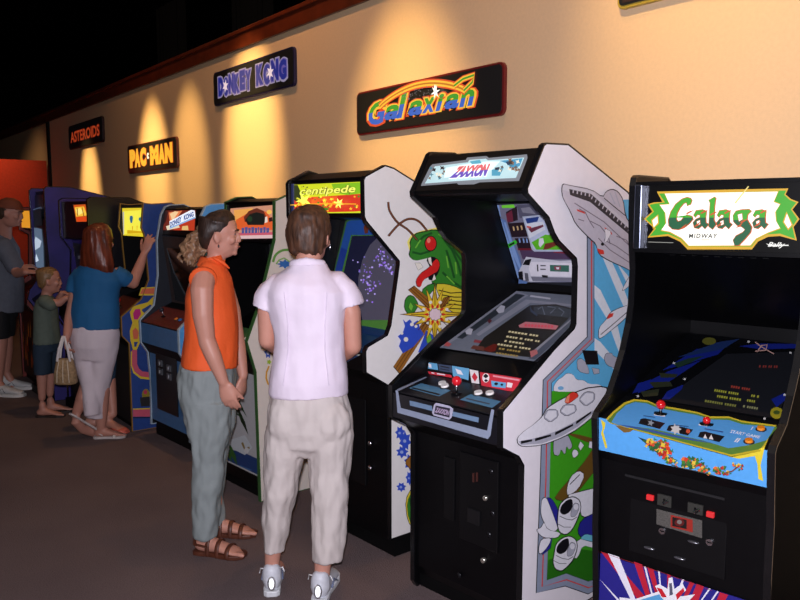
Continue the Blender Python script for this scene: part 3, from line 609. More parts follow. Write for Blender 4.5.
# station at the top
st = [(560, 184), (566, 185.5), (589, 190), (600, 198), (603, 192), (609, 189.5), (615, 192), (620, 200), (622, 216), (628, 226), (645, 240), (660, 262), (660, 300), (640, 280), (628, 270), (606, 260), (596, 254), (593, 243), (588, 239), (573, 224), (568, 212), (560, 198), (559, 190)]
S2(pk, st, 1); S.append((A((205, 200, 208)), [(560, 185), (589, 191), (632, 230), (631, 234), (587, 198), (560, 190)]))
S.append((A((60, 56, 62)), [(566, 189), (588, 194), (631, 233), (660, 262), (660, 270), (628, 236), (587, 202), (567, 195)]))
for k in range(12):
    t = k/11; x, y = 589+t*40, 198+t*35; S.append((pk, [(x, y-2), (x+1, y-1.4), (x-.2, y+1.5), (x-1.2, y+.9)]))
for k in range(5):
    x = 569+k*4; y = 191.2+k*.9; S.append((pk, [(x, y-1), (x+1.2, y-.8), (x+1, y+2), (x-.2, y+1.8)]))
S.append((K, stroke([(600, 198), (607, 204), (622, 216)], .8)))
for a in ((606, 193, 611, 204), (611, 192, 616, 207)): S.append((lg, stroke([(a[0], a[1]), (a[2], a[3])], 1)))
for L in ([(575, 209), (581, 212), (586, 222), (590, 228)], [(574, 219), (580, 221)], [(586, 221), (596, 226), (604, 236), (606, 244)], [(604, 232), (600, 240), (612, 246), (626, 256)], [(570, 203), (600, 222), (630, 250)], [(594, 238), (606, 250), (628, 264)], [(612, 236), (622, 240), (628, 250)]): S.append((A((120, 108, 120)), stroke(L, .9)))
for L in ([(572, 209), (580, 212), (581, 214), (573, 211)], [(600, 227), (607, 232), (608, 235), (601, 230)], [(592, 248), (599, 250), (600, 254), (595, 254)]): S.append((rd, L))
S.append((K, disc(598, 244, 1.6))); S2(A((235, 228, 232)), [(600, 228), (607, 232), (603, 240), (600, 243), (601, 236)], .3)
# small ships mid panel
sh2 = b5([(470, 440), (472, 385), (505, 350), (530, 310), (570, 290), (600, 280), (640, 262), (660, 260), (640, 300), (590, 350), (530, 400), (490, 432)]); S2(W1, sh2, .7); S.append((rd, b5([(510, 345), (520, 318), (545, 312), (540, 330)]))); S.append((K, stroke(b5([(480, 420), (540, 370), (610, 310)]), .7)))
S2(W1, b5([(585, 205), (600, 170), (630, 120), (655, 110), (640, 150), (620, 180)]), .6); S.append((rd, b5([(618, 140), (632, 122), (632, 140)])))
# twin-engined fighter, bottom
S2(nvy, [(541, 496), (547, 497), (553, 508), (556, 522), (551, 528), (547, 520)], .6)
S2(W1, [(536, 506), (537, 497.5), (541, 495.5), (545, 505), (551, 521), (553, 528), (544, 531), (541, 524), (537, 516), (536, 511)], .8)
S2(W1, [(531, 528), (536, 526), (539, 520), (542, 528), (556, 531), (552, 536), (541, 536), (536, 534)], .6)
S2(nvy, [(547, 536), (545, 546), (537, 553), (540, 543)], .5); S2(W1, [(534, 552), (533.5, 546), (536, 537), (546, 536), (544, 542), (538, 550)], .8)
S2(W1, [(560, 494), (576, 490), (592, 486), (604, 488), (604, 520), (588, 512), (577, 516), (574, 505)], .8)
S2(nvy, [(572, 530), (576, 518), (590, 511), (604, 512), (604, 528), (586, 534), (578, 538)], .7)
S2(A((110, 190, 210)), [(575, 536), (580, 532), (589, 534), (590, 540), (578, 539)], .4)
S2(W1, [(571, 536), (589, 541), (604, 538), (604, 546), (588, 546), (577, 543), (572, 556), (567, 556)], .6)
for cx, cy, bx, by in ((562, 506, 560, 531), (558, 545, 555, 567)):
    L = [(cx-9.5, cy+6), (cx-8, cy-3), (cx-2, cy-9), (cx+6, cy-11), (cx+12, cy-7), (cx+13, cy+1), (cx+9, cy+12), (bx+6, by-3), (bx, by+1.5), (bx-6, by-1), (bx-8, by-8)]
    S2(W1, L, 1); S2(K, [(cx-8, cy+4), (cx-6.5, cy-2), (cx-1, cy-7.5), (cx+4, cy-9), (cx+5, cy-3), (cx+2, cy+4), (cx-4, cy+7)], .3)
    S2(lg, [(cx+3, cy+4), (cx+6, cy-5), (cx+11, cy-4), (cx+11, cy+1), (cx+8, cy+8), (cx+3, cy+9)], .4); S.append((W1, disc(cx+8, cy-1, 2.4, 3)))
    S.append((K, stroke([(cx-8.5, cy+8), (cx-2, cy+11), (cx+4, cy+12), (cx+9, cy+9)], .6))); S.append((K, stroke([(bx-8, by-9), (bx-2, by-6), (bx+5, by-6)], .5)))
rs = [p for p in ZA.e.children if p.name.startswith('side_panel')][1]
decal(ZA, (w_, 0, 0), (1, 0, 0), S, rs, 'side_art', clamp=lambda p: V((p.x, min(p.y, .78), max(p.z, .02))))
# marquee: leaning glass with a stepped silver border
m0, m1 = V((0, .003, 1.692)), V((0, .086, 1.836)); mn = V((0, -(m1.z-m0.z), m1.y-m0.y)).normalized()
mq = slab([(.02, m0.y, m0.z), (w_-.02, m0.y, m0.z), (w_-.02, m1.y, m1.z), (.02, m1.y, m1.z)], .004, mn, 'marquee', M((24, 20, 18), .3), e)
z5 = Z(380, 140, 5); P = tuple(m0+mn*.004)
sv = G((150, 155, 165), .55); mb = G((190, 222, 228), .95)
sh = [(sv, z5([(262, 122), (430, 100), (436, 88), (532, 80), (545, 90), (735, 72), (738, 90), (695, 205), (500, 212), (470, 222), (392, 224), (385, 216), (205, 230), (210, 215), (250, 135)])),
      (mb, z5([(275, 132), (440, 112), (448, 100), (530, 94), (540, 102), (722, 88), (680, 190), (500, 198), (380, 206), (225, 218)])),
      (G((225, 250, 250), 1.1), z5([(330, 140), (450, 118), (540, 108), (600, 108), (560, 150), (400, 180), (320, 190)])),
      (G((70, 150, 190), .9), z5([(600, 105), (715, 92), (700, 130), (660, 150), (640, 120)])), (G((90, 175, 200), .9), z5([(450, 108), (500, 100), (510, 118), (460, 122)])), (G((80, 160, 190), .9), z5([(560, 150), (620, 140), (600, 180), (560, 180)])),
      (G((40, 70, 100), .7), z5([(630, 110), (665, 104), (668, 122), (640, 128)])), (G((30, 50, 70), .7), z5([(575, 140), (600, 136), (598, 150), (578, 152)]))]
random.seed(5)
for k in range(26):
    x = random.choice((random.uniform(250, 330), random.uniform(600, 700))); y = 200-(x-250)*.10+random.uniform(-58, 0)
    sh.append((random.choice((G((230, 225, 205), 1), G((110, 110, 110), .6), G((150, 110, 80), .6), G((70, 130, 150), .8), G((60, 50, 50), .5))), z5(star(x, y, random.uniform(7, 15), random.uniform(3, 7), 4, random.random()*3))))
decal(ZA, P, mn, sh, mq)
q = z5([(385, 140), (560, 124), (552, 186), (352, 198)])
text(ZA, 'ZAXXON', grow(q, 1), G((245, 245, 240), 1.1), mq, P, mn, lift=.009, bold=.12, shear=.5)
text(ZA, 'ZAXXON', q, G((225, 105, 110), .95), mq, P, mn, lift=.0098, bold=.07, shear=.5, split=.5, mat2=G((110, 85, 190), .95))
g = Geo(); g.prism([(.02, -.004, 1.68), (.02, .003, 1.692), (.02, .06, 1.69), (.02, .05, 1.675)], (w_-.04, 0, 0)); g.build('marquee_retainer', BLK, e)
# upper art panel
u0, u1 = V((0, .69, 1.283)), V((0, .515, 1.65)); un = V((0, -(u1.z-u0.z), u1.y-u0.y)).normalized()
P = tuple(u0+un*.004)
ua = slab([(.022, u0.y, u0.z), (w_-.022, u0.y, u0.z), (w_-.022, u1.y, u1.z), (.022, u1.y, u1.z)], .004, un, 'backing_panel', M((30, 32, 40), .3), e)
z52 = Z(480, 190, 5); ST = A((92, 122, 176)); DK_ = A((40, 26, 36)); mg = A((118, 118, 140)); lb = A((130, 160, 210))
def zc(p): return V((min(max(p.x, .024), w_-.024), p.y, p.z))
sh = [(mg, z52([(70, 75), (330, 65), (700, 60), (700, 460), (180, 460)])), (lb, z52([(65, 75), (95, 75), (105, 130), (80, 135)])), (DK_, z52([(130, 110), (185, 80), (190, 150), (140, 165)])), (A((110, 40, 60)), z52([(130, 120), (160, 100), (168, 158), (138, 160)])),
      (A((120, 225, 60)), z52([(108, 76), (170, 72), (176, 88), (112, 90)])), (A((85, 85, 105)), z52([(185, 75), (260, 70), (300, 130), (200, 140)])), (A((130, 130, 145)), z52([(205, 90), (250, 84), (280, 120), (215, 112)])),
      (DK_, z52([(140, 165), (230, 160), (240, 232), (160, 235)])), (DK_, z52([(175, 240), (250, 238), (262, 300), (195, 300)])), (A((80, 60, 90)), z52([(200, 300), (500, 300), (500, 345), (215, 345)])), (A((110, 30, 45)), z52([(190, 290), (262, 290), (265, 300), (192, 300)])), (A((130, 40, 60)), z52([(370, 300), (470, 310), (470, 320), (370, 312)])),
      (ST, z52([(90, 140), (130, 150), (165, 250), (200, 330), (215, 400), (200, 450), (170, 380), (130, 280)])), (lb, z52([(100, 150), (110, 150), (160, 300), (200, 430), (190, 440), (140, 290)])), (lb, z52([(122, 160), (130, 160), (190, 330), (210, 395), (204, 400), (170, 330)])),
      (A((60, 200, 50)), z52([(130, 268), (180, 248), (190, 262), (140, 288)])), (K, z52([(145, 272), (172, 258), (176, 264), (150, 280)]))]
for i, (x, y) in enumerate(((165, 180), (185, 178), (205, 176), (195, 240), (215, 240), (232, 240))): sh.append((lb if i > 2 else A((200, 170, 120)), z52([(x, y), (x+8, y), (x+12, y+20), (x+5, y+22)])))
fr_ = [(215, 130), (330, 120), (420, 200), (520, 240), (520, 306), (275, 305), (262, 295)]
sh += [(A((175, 185, 205)), z52(fr_)), (A((190, 200, 225)), z52([(224, 138), (325, 130), (410, 210), (510, 250), (510, 298), (280, 297), (270, 290)])), (A((35, 60, 130)), z52([(230, 140), (300, 130), (290, 155), (240, 165)])), (A((215, 220, 230)), z52([(235, 165), (320, 155), (330, 195), (250, 240)])), (A((110, 50, 70)), z52([(245, 190), (320, 170), (322, 180), (260, 210)])),
       (A((95, 190, 40)), z52([(262, 258), (330, 220), (400, 225), (440, 260), (510, 262), (510, 296), (285, 295)])), (A((120, 50, 40)), z52([(330, 265), (420, 245), (430, 255), (350, 290), (320, 296)])), (A((225, 225, 235)), z52([(300, 240), (320, 235), (325, 260), (305, 285), (298, 270)])), (A((210, 60, 50)), z52([(238, 175), (262, 180), (258, 188), (240, 185)]))]
sh += [(A((200, 200, 212)), z52([(200, 400), (235, 330), (400, 350), (500, 345), (500, 450), (255, 455), (200, 440)])), (A((225, 222, 232)), z52([(255, 355), (500, 362), (500, 430), (260, 425), (248, 390)])), (K, z52([(218, 370), (232, 345), (262, 340), (252, 372)])), (K, z52([(196, 405), (218, 402), (222, 450), (200, 448)])), (A((90, 90, 100)), z52([(228, 410), (245, 412), (250, 450), (232, 450)])),
       (A((60, 110, 95)), z52([(355, 370), (450, 372), (450, 405), (355, 402)])), (A((140, 60, 80)), z52([(375, 378), (410, 376), (408, 396), (380, 396)])), (W1, z52([(385, 382), (402, 381), (400, 392), (388, 391)])), (K, z52([(290, 368), (296, 368), (298, 402), (292, 402)])), (A((70, 70, 80)), z52([(308, 370), (335, 371), (335, 376), (308, 376)])), (A((70, 70, 80)), z52([(308, 388), (335, 389), (335, 394), (308, 394)])), (A((120, 120, 135)), z52([(260, 428), (500, 434), (500, 452), (270, 450)])), (K, z52([(315, 420), (345, 422), (345, 434), (318, 432)])), (ST, z52([(200, 440), (245, 455), (240, 462), (196, 462)]))]
decal(ZA, P, un, sh, ua, 'backing_art', clamp=zc)
# monitor glass and bezel
h0, h1 = V((0, .165, 1.033)), V((0, .695, 1.246)); hn = V((0, -(h1.z-h0.z), h1.y-h0.y)).normalized()
sg_ = slab([(.022, h0.y, h0.z), (w_-.022, h0.y, h0.z), (w_-.022, h1.y, h1.z), (.022, h1.y, h1.z)], .004, hn, 'monitor_glass', M((22, 20, 20), .12, spec=.4), e)
P = tuple(h0+hn*.004); z36 = Z(380, 280, 3.636); BG = A((120, 126, 140)); B2 = A((82, 88, 102)); B3 = A((150, 152, 166))
sh = [(BG, z36([(495, 40), (720, 58), (720, 160), (560, 296), (215, 246)])), (B3, z36([(495, 40), (540, 56), (245, 235), (215, 246)])), (A((50, 56, 64)), z36([(495, 50), (528, 56), (300, 215), (280, 210)])), (A((200, 200, 212)), z36([(422, 110), (440, 92), (455, 96), (450, 118), (432, 122)])), (A((200, 200, 212)), z36([(310, 188), (325, 175), (338, 180), (332, 200), (314, 198)])),
      (A((200, 200, 212)), z36([(548, 56), (620, 66), (620, 72), (545, 62)])), (B3, z36([(530, 72), (720, 92), (720, 100), (548, 84), (380, 192), (360, 205), (350, 198)])), (A((95, 40, 48)), z36([(390, 150), (400, 142), (408, 150), (398, 160)])), (A((150, 60, 70)), z36([(345, 218), (395, 226), (392, 236), (340, 228)])), (A((200, 90, 90)), z36([(240, 225), (262, 235), (250, 244), (232, 240)])),
      (A((36, 32, 28)), z36([(545, 94), (640, 90), (720, 110), (700, 165), (560, 285), (345, 258), (380, 210)])), (A((60, 66, 74)), z36([(560, 100), (640, 96), (700, 110), (690, 140), (560, 125)])), (B2, z36([(700, 128), (712, 135), (712, 160), (565, 292), (540, 288)])), (A((150, 150, 160)), z36([(700, 140), (690, 155), (560, 270), (555, 262)])), (A((190, 110, 110)), z36([(545, 262), (570, 255), (575, 270), (550, 285)])),
      (A((110, 30, 20)), z36([(372, 255), (415, 235), (428, 238), (420, 262), (400, 266)])), (A((60, 70, 90)), z36([(545, 90), (552, 110), (575, 130), (570, 135), (548, 118)])), (A((110, 60, 50)), z36([(340, 240), (380, 246), (380, 262), (330, 252)])),
      (G((190, 110, 120), .5), z36([(505, 168), (530, 155), (600, 160), (650, 170), (640, 184), (560, 178), (508, 176)]))]
for L in ([(575, 110), (590, 100), (600, 130)], [(610, 100), (640, 105), (620, 125)], [(650, 105), (670, 120), (660, 135)]): sh.append((A((110, 118, 130)), z36(stroke(L, 4))))
decal(ZA, P, hn, sh, sg_, 'bezel_art', clamp=zc)
for k, (x0, y0, x1, c) in enumerate(((470, 188, 590, 0), (462, 206, 585, 0), (455, 222, 525, 0), (430, 234, 560, 0), (435, 250, 515, 1), (425, 266, 510, 1))):
    s_ = []; x = x0; random.seed(k+9); m = G((205, 190, 150), .6) if c == 0 else G((170, 140, 70), .5)
    while x < x1-4:
        ww = random.choice((6, 8, 9)); yy = y0+(x-x0)*.15
        s_.append((m, z36([(x, yy), (x+ww, yy+1), (x+ww-3, yy+7), (x-3, yy+6)]))); x += ww+(3 if random.random() < .8 else 9)
    decal(ZA, P, hn, s_, sg_, 'screen_text', lift=.005, step=0)
s_ = []
for k in range(9):
    x = 528+k*12; s_.append((G((205, 60, 80), .6), z36([(x, 164+k*.6), (x+8, 165+k*.6), (x+6, 174+k*.6), (x-2, 173+k*.6)])))
decal(ZA, P, hn, s_, sg_, 'screen_text', lift=.006, step=0)
# instruction strip
s0, s1 = V((0, .067, .926)), V((0, .085, .984)); sn = V((0, -(s1.z-s0.z), s1.y-s0.y)).normalized()
st_ = slab([(.022, s0.y, s0.z), (w_-.022, s0.y, s0.z), (w_-.022, s1.y, s1.z), (.022, s1.y, s1.z)], .003, sn, 'instruction_strip', BLK, e)
P = tuple(s0+sn*.003); bp = A((100, 165, 205)); rp = A((200, 45, 60))
sh = [(bp, z36([(168, 298), (208, 304), (212, 328), (175, 322)])), (A((60, 75, 100)), z36([(212, 305), (260, 312), (264, 338), (216, 330)])), (bp, z36([(262, 312), (325, 322), (322, 365), (290, 355), (266, 350)])), (A((222, 215, 215)), z36([(326, 325), (358, 331), (362, 378), (334, 374)])), (rp, z36([(344, 336), (356, 354), (346, 370), (334, 352)])),
      (rp, z36([(364, 335), (455, 348), (516, 358), (490, 406), (470, 404), (370, 388)])), (A((235, 228, 228)), z36(disc(386, 356, 13, 17))), (K, z36([(386, 340), (396, 350), (386, 358), (376, 350)])), (K, z36([(386, 360), (395, 366), (386, 372), (380, 366)])), (bp, z36([(405, 366), (460, 374), (458, 394), (408, 388)])), (A((225, 150, 160)), z36([(412, 346), (510, 362), (508, 368), (412, 352)])), (A((235, 220, 220)), z36([(465, 372), (485, 376), (480, 392), (462, 390)])),
      (K, z36(disc(424, 378, 7, 5))), (K, z36(disc(445, 381, 5, 4))), (rp, z36([(176, 332), (262, 346), (264, 356), (180, 342)])), (W1, z36([(178, 304), (188, 306), (190, 320), (180, 318)])), (W1, z36([(276, 322), (296, 330), (306, 346), (284, 342)])), (K, z36([(222, 312), (254, 318), (255, 322), (222, 316)])), (K, z36([(222, 322), (254, 328), (255, 331), (222, 325)])), (W1, z36([(190, 336), (200, 338), (200, 342), (190, 340)])), (W1, z36([(210, 339), (240, 344), (240, 348), (210, 343)]))]
decal(ZA, P, sn, sh, st_, clamp=zc)
# control shelf
t0, t1 = V((0, -.118, .879)), V((0, .062, .925)); tn = V((0, -(t1.z-t0.z), t1.y-t0.y)).normalized()
cp = slab([(.022, t0.y, t0.z), (w_-.022, t0.y, t0.z), (w_-.022, t1.y, t1.z), (.022, t1.y, t1.z)], .004, tn, 'control_panel', M((22, 22, 28), .35), e, bevel=.001)
P = tuple(t0+tn*.004); cb = A((78, 128, 162))
sh = [(gry, z36([(58, 398), (165, 352), (172, 354), (68, 404)])), (cb, z36([(105, 394), (150, 376), (258, 402), (215, 424)])), (cb, z36([(290, 436), (330, 416), (440, 442), (408, 466)])), (K, z36([(112, 394), (120, 391), (222, 416), (214, 420)])), (A((60, 70, 85)), z36([(180, 382), (230, 392), (232, 395), (180, 385)])), (A((60, 70, 85)), z36([(315, 430), (400, 450), (398, 454), (312, 434)])), (gry, z36([(430, 470), (445, 452), (452, 455), (440, 475)]))]
decal(ZA, P, tn, sh, cp, clamp=zc)
for x, y in ((445, 387), (442.5, 384.5), (478.5, 394), (490, 394.3)): button(ZA, ZA.px(x, y, P, tn), tn, .017, M((236, 232, 228), .3), cp)
b = ZA.px(456.5, 393.5, P, tn); ball_stick(ZA, b, b+V((0, 0, .05)), .02, cp, (215, 25, 40))
# front face of the shelf, bordered in grey-blue
v0, v1 = V((0, -.119, .79)), V((0, -.121, .874)); vn = V((0, -1, 0)); P = (0, -.125, 0)
cf = slab([(.022, -.121, .775), (w_-.022, -.121, .775), (w_-.022, -.121, .876), (.022, -.121, .876)], .004, vn, 'control_panel_front', M((20, 20, 26), .35), e, bevel=.001)
sh = [(gry, z36([(57, 400), (66, 402), (76, 465), (390, 548), (405, 470), (416, 472), (402, 566), (392, 578), (64, 482)])), (A((110, 135, 165)), z36([(108, 438), (190, 458), (190, 470), (265, 490), (265, 478), (360, 500), (358, 518), (110, 456)]))]
decal(ZA, P, vn, sh, cf, clamp=zc)
sh = [(A((180, 178, 200)), z36([(198, 452), (206, 446), (256, 458), (268, 468), (262, 500), (252, 508), (196, 492), (190, 482)])), (A((40, 36, 50)), z36([(204, 456), (256, 466), (254, 500), (198, 486)]))]
decal(ZA, P, vn, sh, cf, 'name_badge', lift=.002)
text(ZA, 'ZAXXON', z36([(206, 462), (256, 474), (252, 494), (202, 480)]), A((190, 170, 200)), cf, P, vn, lift=.0035, bold=.03, shear=.3)
# coin door
q33 = Z(380, 420, 3.333); P = (0, .012, 0); N = (0, -1, 0)
on = lambda x, y: ZA.px(380+x/3.333, 420+y/3.333, P, N)
a, b = on(270, 125), on(395, 400); g = Geo(); g.box((a.x, .004, .30), (b.x, .014, .66)); cdd = g.build('coin_door', M((10, 10, 12), .4, spec=.3), e, bevel=.003)
g = Geo(); g.box((a.x-.09, .006, .36), (a.x-.03, .014, .62)); g.build('coin_door', M((10, 10, 12), .4, spec=.3), e, bevel=.003)
for x, y in ((357, 258), (350, 465)):
    c = on(x, y); g = Geo(); g.cyl((c.x, .012, c.z), (c.x, -.004, c.z), .0105); g.ell((c.x, -.004, c.z), (.0105, .004, .0105)); g.build('door_lock', M((225, 222, 210), .2, .9), e, True)
for x, y in ((375, 170), (380, 310), (368, 380), (268, 515)):
    c = on(x, y); g = Geo(); g.cyl((c.x, .006, c.z), (c.x, -.0, c.z), .011); g.build('round_boss', M((34, 34, 38), .25, .5), e, True)
for x, y in ((318, 190), (330, 188)):
    c = on(x, y); g = Geo(); g.box((c.x-.004, -.002, c.z-.018), (c.x+.002, .006, c.z+.018)); g.build('coin_slot', M((70, 38, 34), .3), cdd)
c = on(320, 320); g = Geo(); g.box((c.x-.035, -.003, c.z-.03), (c.x+.03, .006, c.z+.03)); g.build('coin_return', M((18, 18, 20), .35), cdd, bevel=.003)

# ---- white-sided machine with the green insect art
w_ = .62
co = [(0, .1), (0, .66), (-.01, .826), (-.141, .905), (-.143, 1.0), (-.13, 1.02), (-.02, 1.06), (.0, 1.1), (.05, 1.372), (.05, 1.39), (-.137, 1.57), (-.147, 1.59), (-.149, 1.745), (-.14, 1.76), (-.03, 1.811), (.02, 1.80), (.56, 1.56), (.66, 1.46), (.70, 1.3), (.70, .1)]
ci = [(.015, .08), (.015, .66), (.0, .82), (-.125, .90), (-.13, .985), (.03, 1.03), (.09, 1.06), (.18, 1.57), (-.12, 1.585), (-.13, 1.60), (-.13, 1.75), (-.03, 1.795), (.55, 1.55), (.64, 1.45), (.68, 1.3), (.68, .08)]
CE = Frame(0, 0, 0)
p = V((math.cos(R(3)), math.sin(R(3)), 0))*w_
CE = cabinet(-2.785-p.x, 2.061-p.y, 3, w_, 'white-sided arcade machine with green insect side art, yellow and red marquee', co, ci, side_mat=M((228, 224, 222), .4, var=.02), lside=BLK, base=.105)
e = CE.e; rs = [p for p in e.children if p.name.startswith('side_panel')][1]
E5 = Z(340, 220, 5.714); F5 = Z(340, 300, 5.714); H4 = Z(280, 160, 4); G33 = Z(320, 400, 3.333)
G1 = A((52, 128, 42)); G2 = A((28, 84, 34)); G3 = A((110, 180, 60)); Y1 = A((222, 200, 55)); Y2 = A((240, 228, 110)); B1 = A((150, 98, 36)); B0 = A((86, 44, 22)); R1 = A((208, 36, 34)); BL = A((48, 78, 190)); CR = A((232, 226, 214))
S = []
S.append((Y2, [(409, 250), (407, 242), (411, 235), (420, 231), (434, 228), (440, 227), (446, 233), (440, 240)]))
body = [(411, 248), (410, 242), (415, 234), (424, 232), (434, 230), (443, 232), (452, 240), (460, 250), (475, 262), (490, 280), (490, 330), (462, 300), (452, 292), (440, 285), (430, 282), (438, 273), (440, 262), (434, 256), (424, 259), (415, 261), (409, 256)]
S2(G1, body, 1)
for L in ([(418, 242), (424, 236), (432, 233)], [(444, 240), (452, 250), (458, 264), (461, 276)], [(446, 250), (450, 262), (454, 278)], [(441, 236), (450, 244)], [(452, 248), (462, 262), (470, 280)], [(442, 272), (450, 280), (462, 288)], [(412, 252), (420, 254), (430, 251)]): S.append((G2, stroke(L, 2.2)))
for L in ([(415, 248), (420, 240)], [(446, 256), (448, 268)], [(455, 262), (456, 274)], [(438, 234), (446, 240)], [(446, 276), (454, 284)]): S.append((G3, stroke(L, 1.4)))
S2(Y1, [(434, 284), (446, 284), (458, 288), (475, 298), (490, 320), (490, 350), (462, 316), (452, 312), (442, 304)], .8)
for k in range(6): S.append((K, stroke([(438+k*2, 290+k*4.5), (450+k*3, 293+k*4), (466+k*3, 292+k*5)], 1)))
S2(K, [(425, 259), (433, 256.5), (439, 262), (438, 272), (432, 280), (427, 279), (430, 268)], .5)
S2(R1, [(436, 258), (439, 264), (437, 271), (430, 275), (422, 280), (420, 287), (416, 286), (415, 280), (420, 273), (428, 268), (432, 262)], .6)
S2(CR, [(427, 258), (430, 257), (431, 266), (428, 263)], .3); S2(CR, [(431, 281), (433, 274), (435, 279)], .3); S2(CR, [(414, 263), (419, 263), (422, 267), (417, 270)], .3)
S2(R1, disc(429.5, 243.5, 5.4, 7), .9); S.append((A((240, 130, 110)), disc(427.5, 240.5, 1.8, 2.6)))
for an in ([(416, 240), (407, 230), (396, 222), (388.5, 211), (387, 202)], [(426, 231), (417, 221), (407, 219), (397, 225), (387, 236)]): S.append((K, stroke(curve(an), 2.3))); S.append((A((122, 70, 44)), stroke(curve(an), 1.3)))
S2(G1, [(404, 299), (408, 295), (413, 297), (417, 305), (412, 313), (407, 314), (403, 308)], .7); S2(G3, [(409, 302), (412, 306), (410, 311), (407, 307)], .4); S2(G1, [(420, 290), (428, 284), (436, 284), (430, 292), (424, 298)], .6)
for L in ([(407, 290), (413, 286), (432, 302), (426, 308)], [(392, 366), (398, 373), (428, 326), (421, 322)], [(442, 298), (449, 296), (440, 312), (434, 310)]): 
    S2(B1, L, .7); a, b, c, d = [V(q) for q in L]
    for t in (.33, .66): S.append((B0, stroke([tuple(a.lerp(b, t)), tuple(d.lerp(c, t))], .7)))
blob = [(401, 319), (404, 322), (408, 319), (411, 323), (416, 320), (418, 328), (422, 334), (412, 346), (401, 353), (397, 346), (399, 340), (396, 336), (401, 332), (403, 326)]
S.append((BL, blob))
for x, y, r_ in ((410, 324, 2), (404, 339, 2.4), (414, 326, 1.6), (400, 333, 1.4)): S.append((CR, disc(x, y, r_, n=8)))
S.append((BL, [(424, 330), (436, 338), (428, 350), (416, 352)])); S2(G3, [(424, 336), (428, 334), (430, 340), (425, 343)], .4)
for m, dr in ((B0, 2.2), (A((226, 190, 50)), 0)):
    S.append((m, star(432.5, 314, 21+dr, 7+dr*.5, 8, .39, 1.25))); S.append((m, star(432.5, 314, 31+dr*2, 5+dr*.6, 4, .0, .92)))
for k in range(8): S.append((B0, stroke([(432.5, 314), (432.5+24*math.cos(k*.785), 314+22*math.sin(k*.785))], .7)))
S.append((R1, star(432.5, 314, 12, 6, 10))); S.append((Y2, star(432.5, 314, 9, 6, 10, .3))); S2(A((232, 205, 212)), star(432.5, 314, 6.5, 5.2, 9), .5)
for k in range(8): S.append((CR, disc(432.5+12.5*math.cos(k*.785+.4), 314+13*math.sin(k*.785+.4), 1.7, n=8)))
decal(CE, (w_, 0, 0), (1, 0, 0), S, rs, 'side_art', clamp=lambda p: V((p.x, min(p.y, .68), max(p.z, .11))))
S = []   # lower part of the panel
for x, y, rx, ry in ((400, 433, 4, 6), (405, 441, 5, 8), (402, 452, 5, 5), (410, 462, 5, 7), (401, 487, 4, 4), (409, 478, 3, 6)):
    S.append((BL, star(x, y, rx*1.3, rx*.8, 7, x, ry/rx))); S.append((A((150, 165, 215)), disc(x-.5, y, rx*.35, n=7)))
S2(B1, [(404, 462), (412, 454), (420, 454), (420, 476), (411, 470)], .5); S2(Y1, [(405, 500), (411, 488), (425, 486), (430, 525), (415, 532), (407, 520)], .7); S2(G1, [(406.5, 502), (412, 490), (425, 488), (430, 522), (415, 530), (408, 518)], .4)
for k in range(3): S.append((G2, stroke([(409+k*4, 498), (411+k*4, 510), (410+k*4, 522)], 1.5)))
decal(CE, (w_, 0, 0), (1, 0, 0), S, rs, 'side_art', clamp=lambda p: V((p.x, min(p.y, .68), max(p.z, .11))))
# marquee
mq = slab([(.022, -.126, 1.6), (w_-.022, -.126, 1.6), (w_-.022, -.128, 1.755), (.022, -.128, 1.755)], .004, (0, -1, 0), 'marquee', M((14, 12, 12), .3), e)
P = (0, -.132, 0); N = (0, -1, 0); m85 = Z(285, 170, 8.567)
def mc(p): return V((min(max(p.x, .028), w_-.028), p.y, p.z))
sh = [(G((205, 215, 30), 1.0), m85([(60, 128), (660, 100), (665, 368), (70, 372)])), (G((215, 50, 25), .9), m85([(62, 235), (140, 240), (640, 205), (664, 210), (666, 350), (600, 356), (66, 368)])), (G((130, 190, 25), .9), m85([(400, 120), (655, 105), (655, 200), (540, 215), (430, 195)])), (G((60, 70, 20), .6), m85([(62, 130), (110, 128), (150, 220), (140, 300), (70, 250)])), (G((60, 50, 130), .6), m85([(40, 150), (62, 145), (64, 330), (40, 340)])), (G((235, 90, 30), 1), m85([(230, 230), (450, 225), (450, 300), (230, 300)]))]
random.seed(11)
for k in range(60): sh.append((random.choice((G((240, 235, 60), 1.1), G((225, 45, 30), .95), G((90, 140, 30), .8), G((250, 190, 40), 1.05))), m85(star(random.uniform(90, 640), random.uniform(225, 350), random.uniform(8, 20), random.uniform(4, 9), 5, random.random()))))
for k in range(18): sh.append((random.choice((G((140, 170, 30), .8), G((110, 40, 60), .7))), m85(star(random.uniform(150, 620), random.uniform(135, 205), random.uniform(5, 14), 4, 4, random.random()))))
sh.append((G((250, 250, 90), 1.25), m85(star(190, 262, 72, 26, 5, .5)))); sh.append((G((252, 250, 110), 1.25), m85(star(492, 285, 48, 18, 6, .2)))); sh.append((G((70, 140, 30), .8), m85(disc(355, 335, 48, 14)))); sh.append((G((250, 180, 40), 1), m85(stroke([(75, 300), (360, 288), (640, 292)], 7))))
decal(CE, P, N, sh, mq, clamp=mc)
for bold, m, l in ((.06, G((110, 90, 30), .6), .018), (.02, G((236, 240, 100), 1.1), .0188)):
    text(CE, 'centipede', m85([(160, 150), (630, 128), (634, 210), (150, 238)]), m, mq, P, N, lift=l, bold=bold, shear=.2)
for z, y in ((1.59, -.128), (1.752, -.13)):
    g = Geo(); g.box((.02, y-.01, z-.006), (w_-.02, y+.01, z+.008)); g.build('marquee_retainer', BLK, e)
g = Geo(); g.box((.021, -.135, 1.6), (.045, -.125, 1.75)); g.build('marquee_bracket', M((40, 50, 110), .3), e)
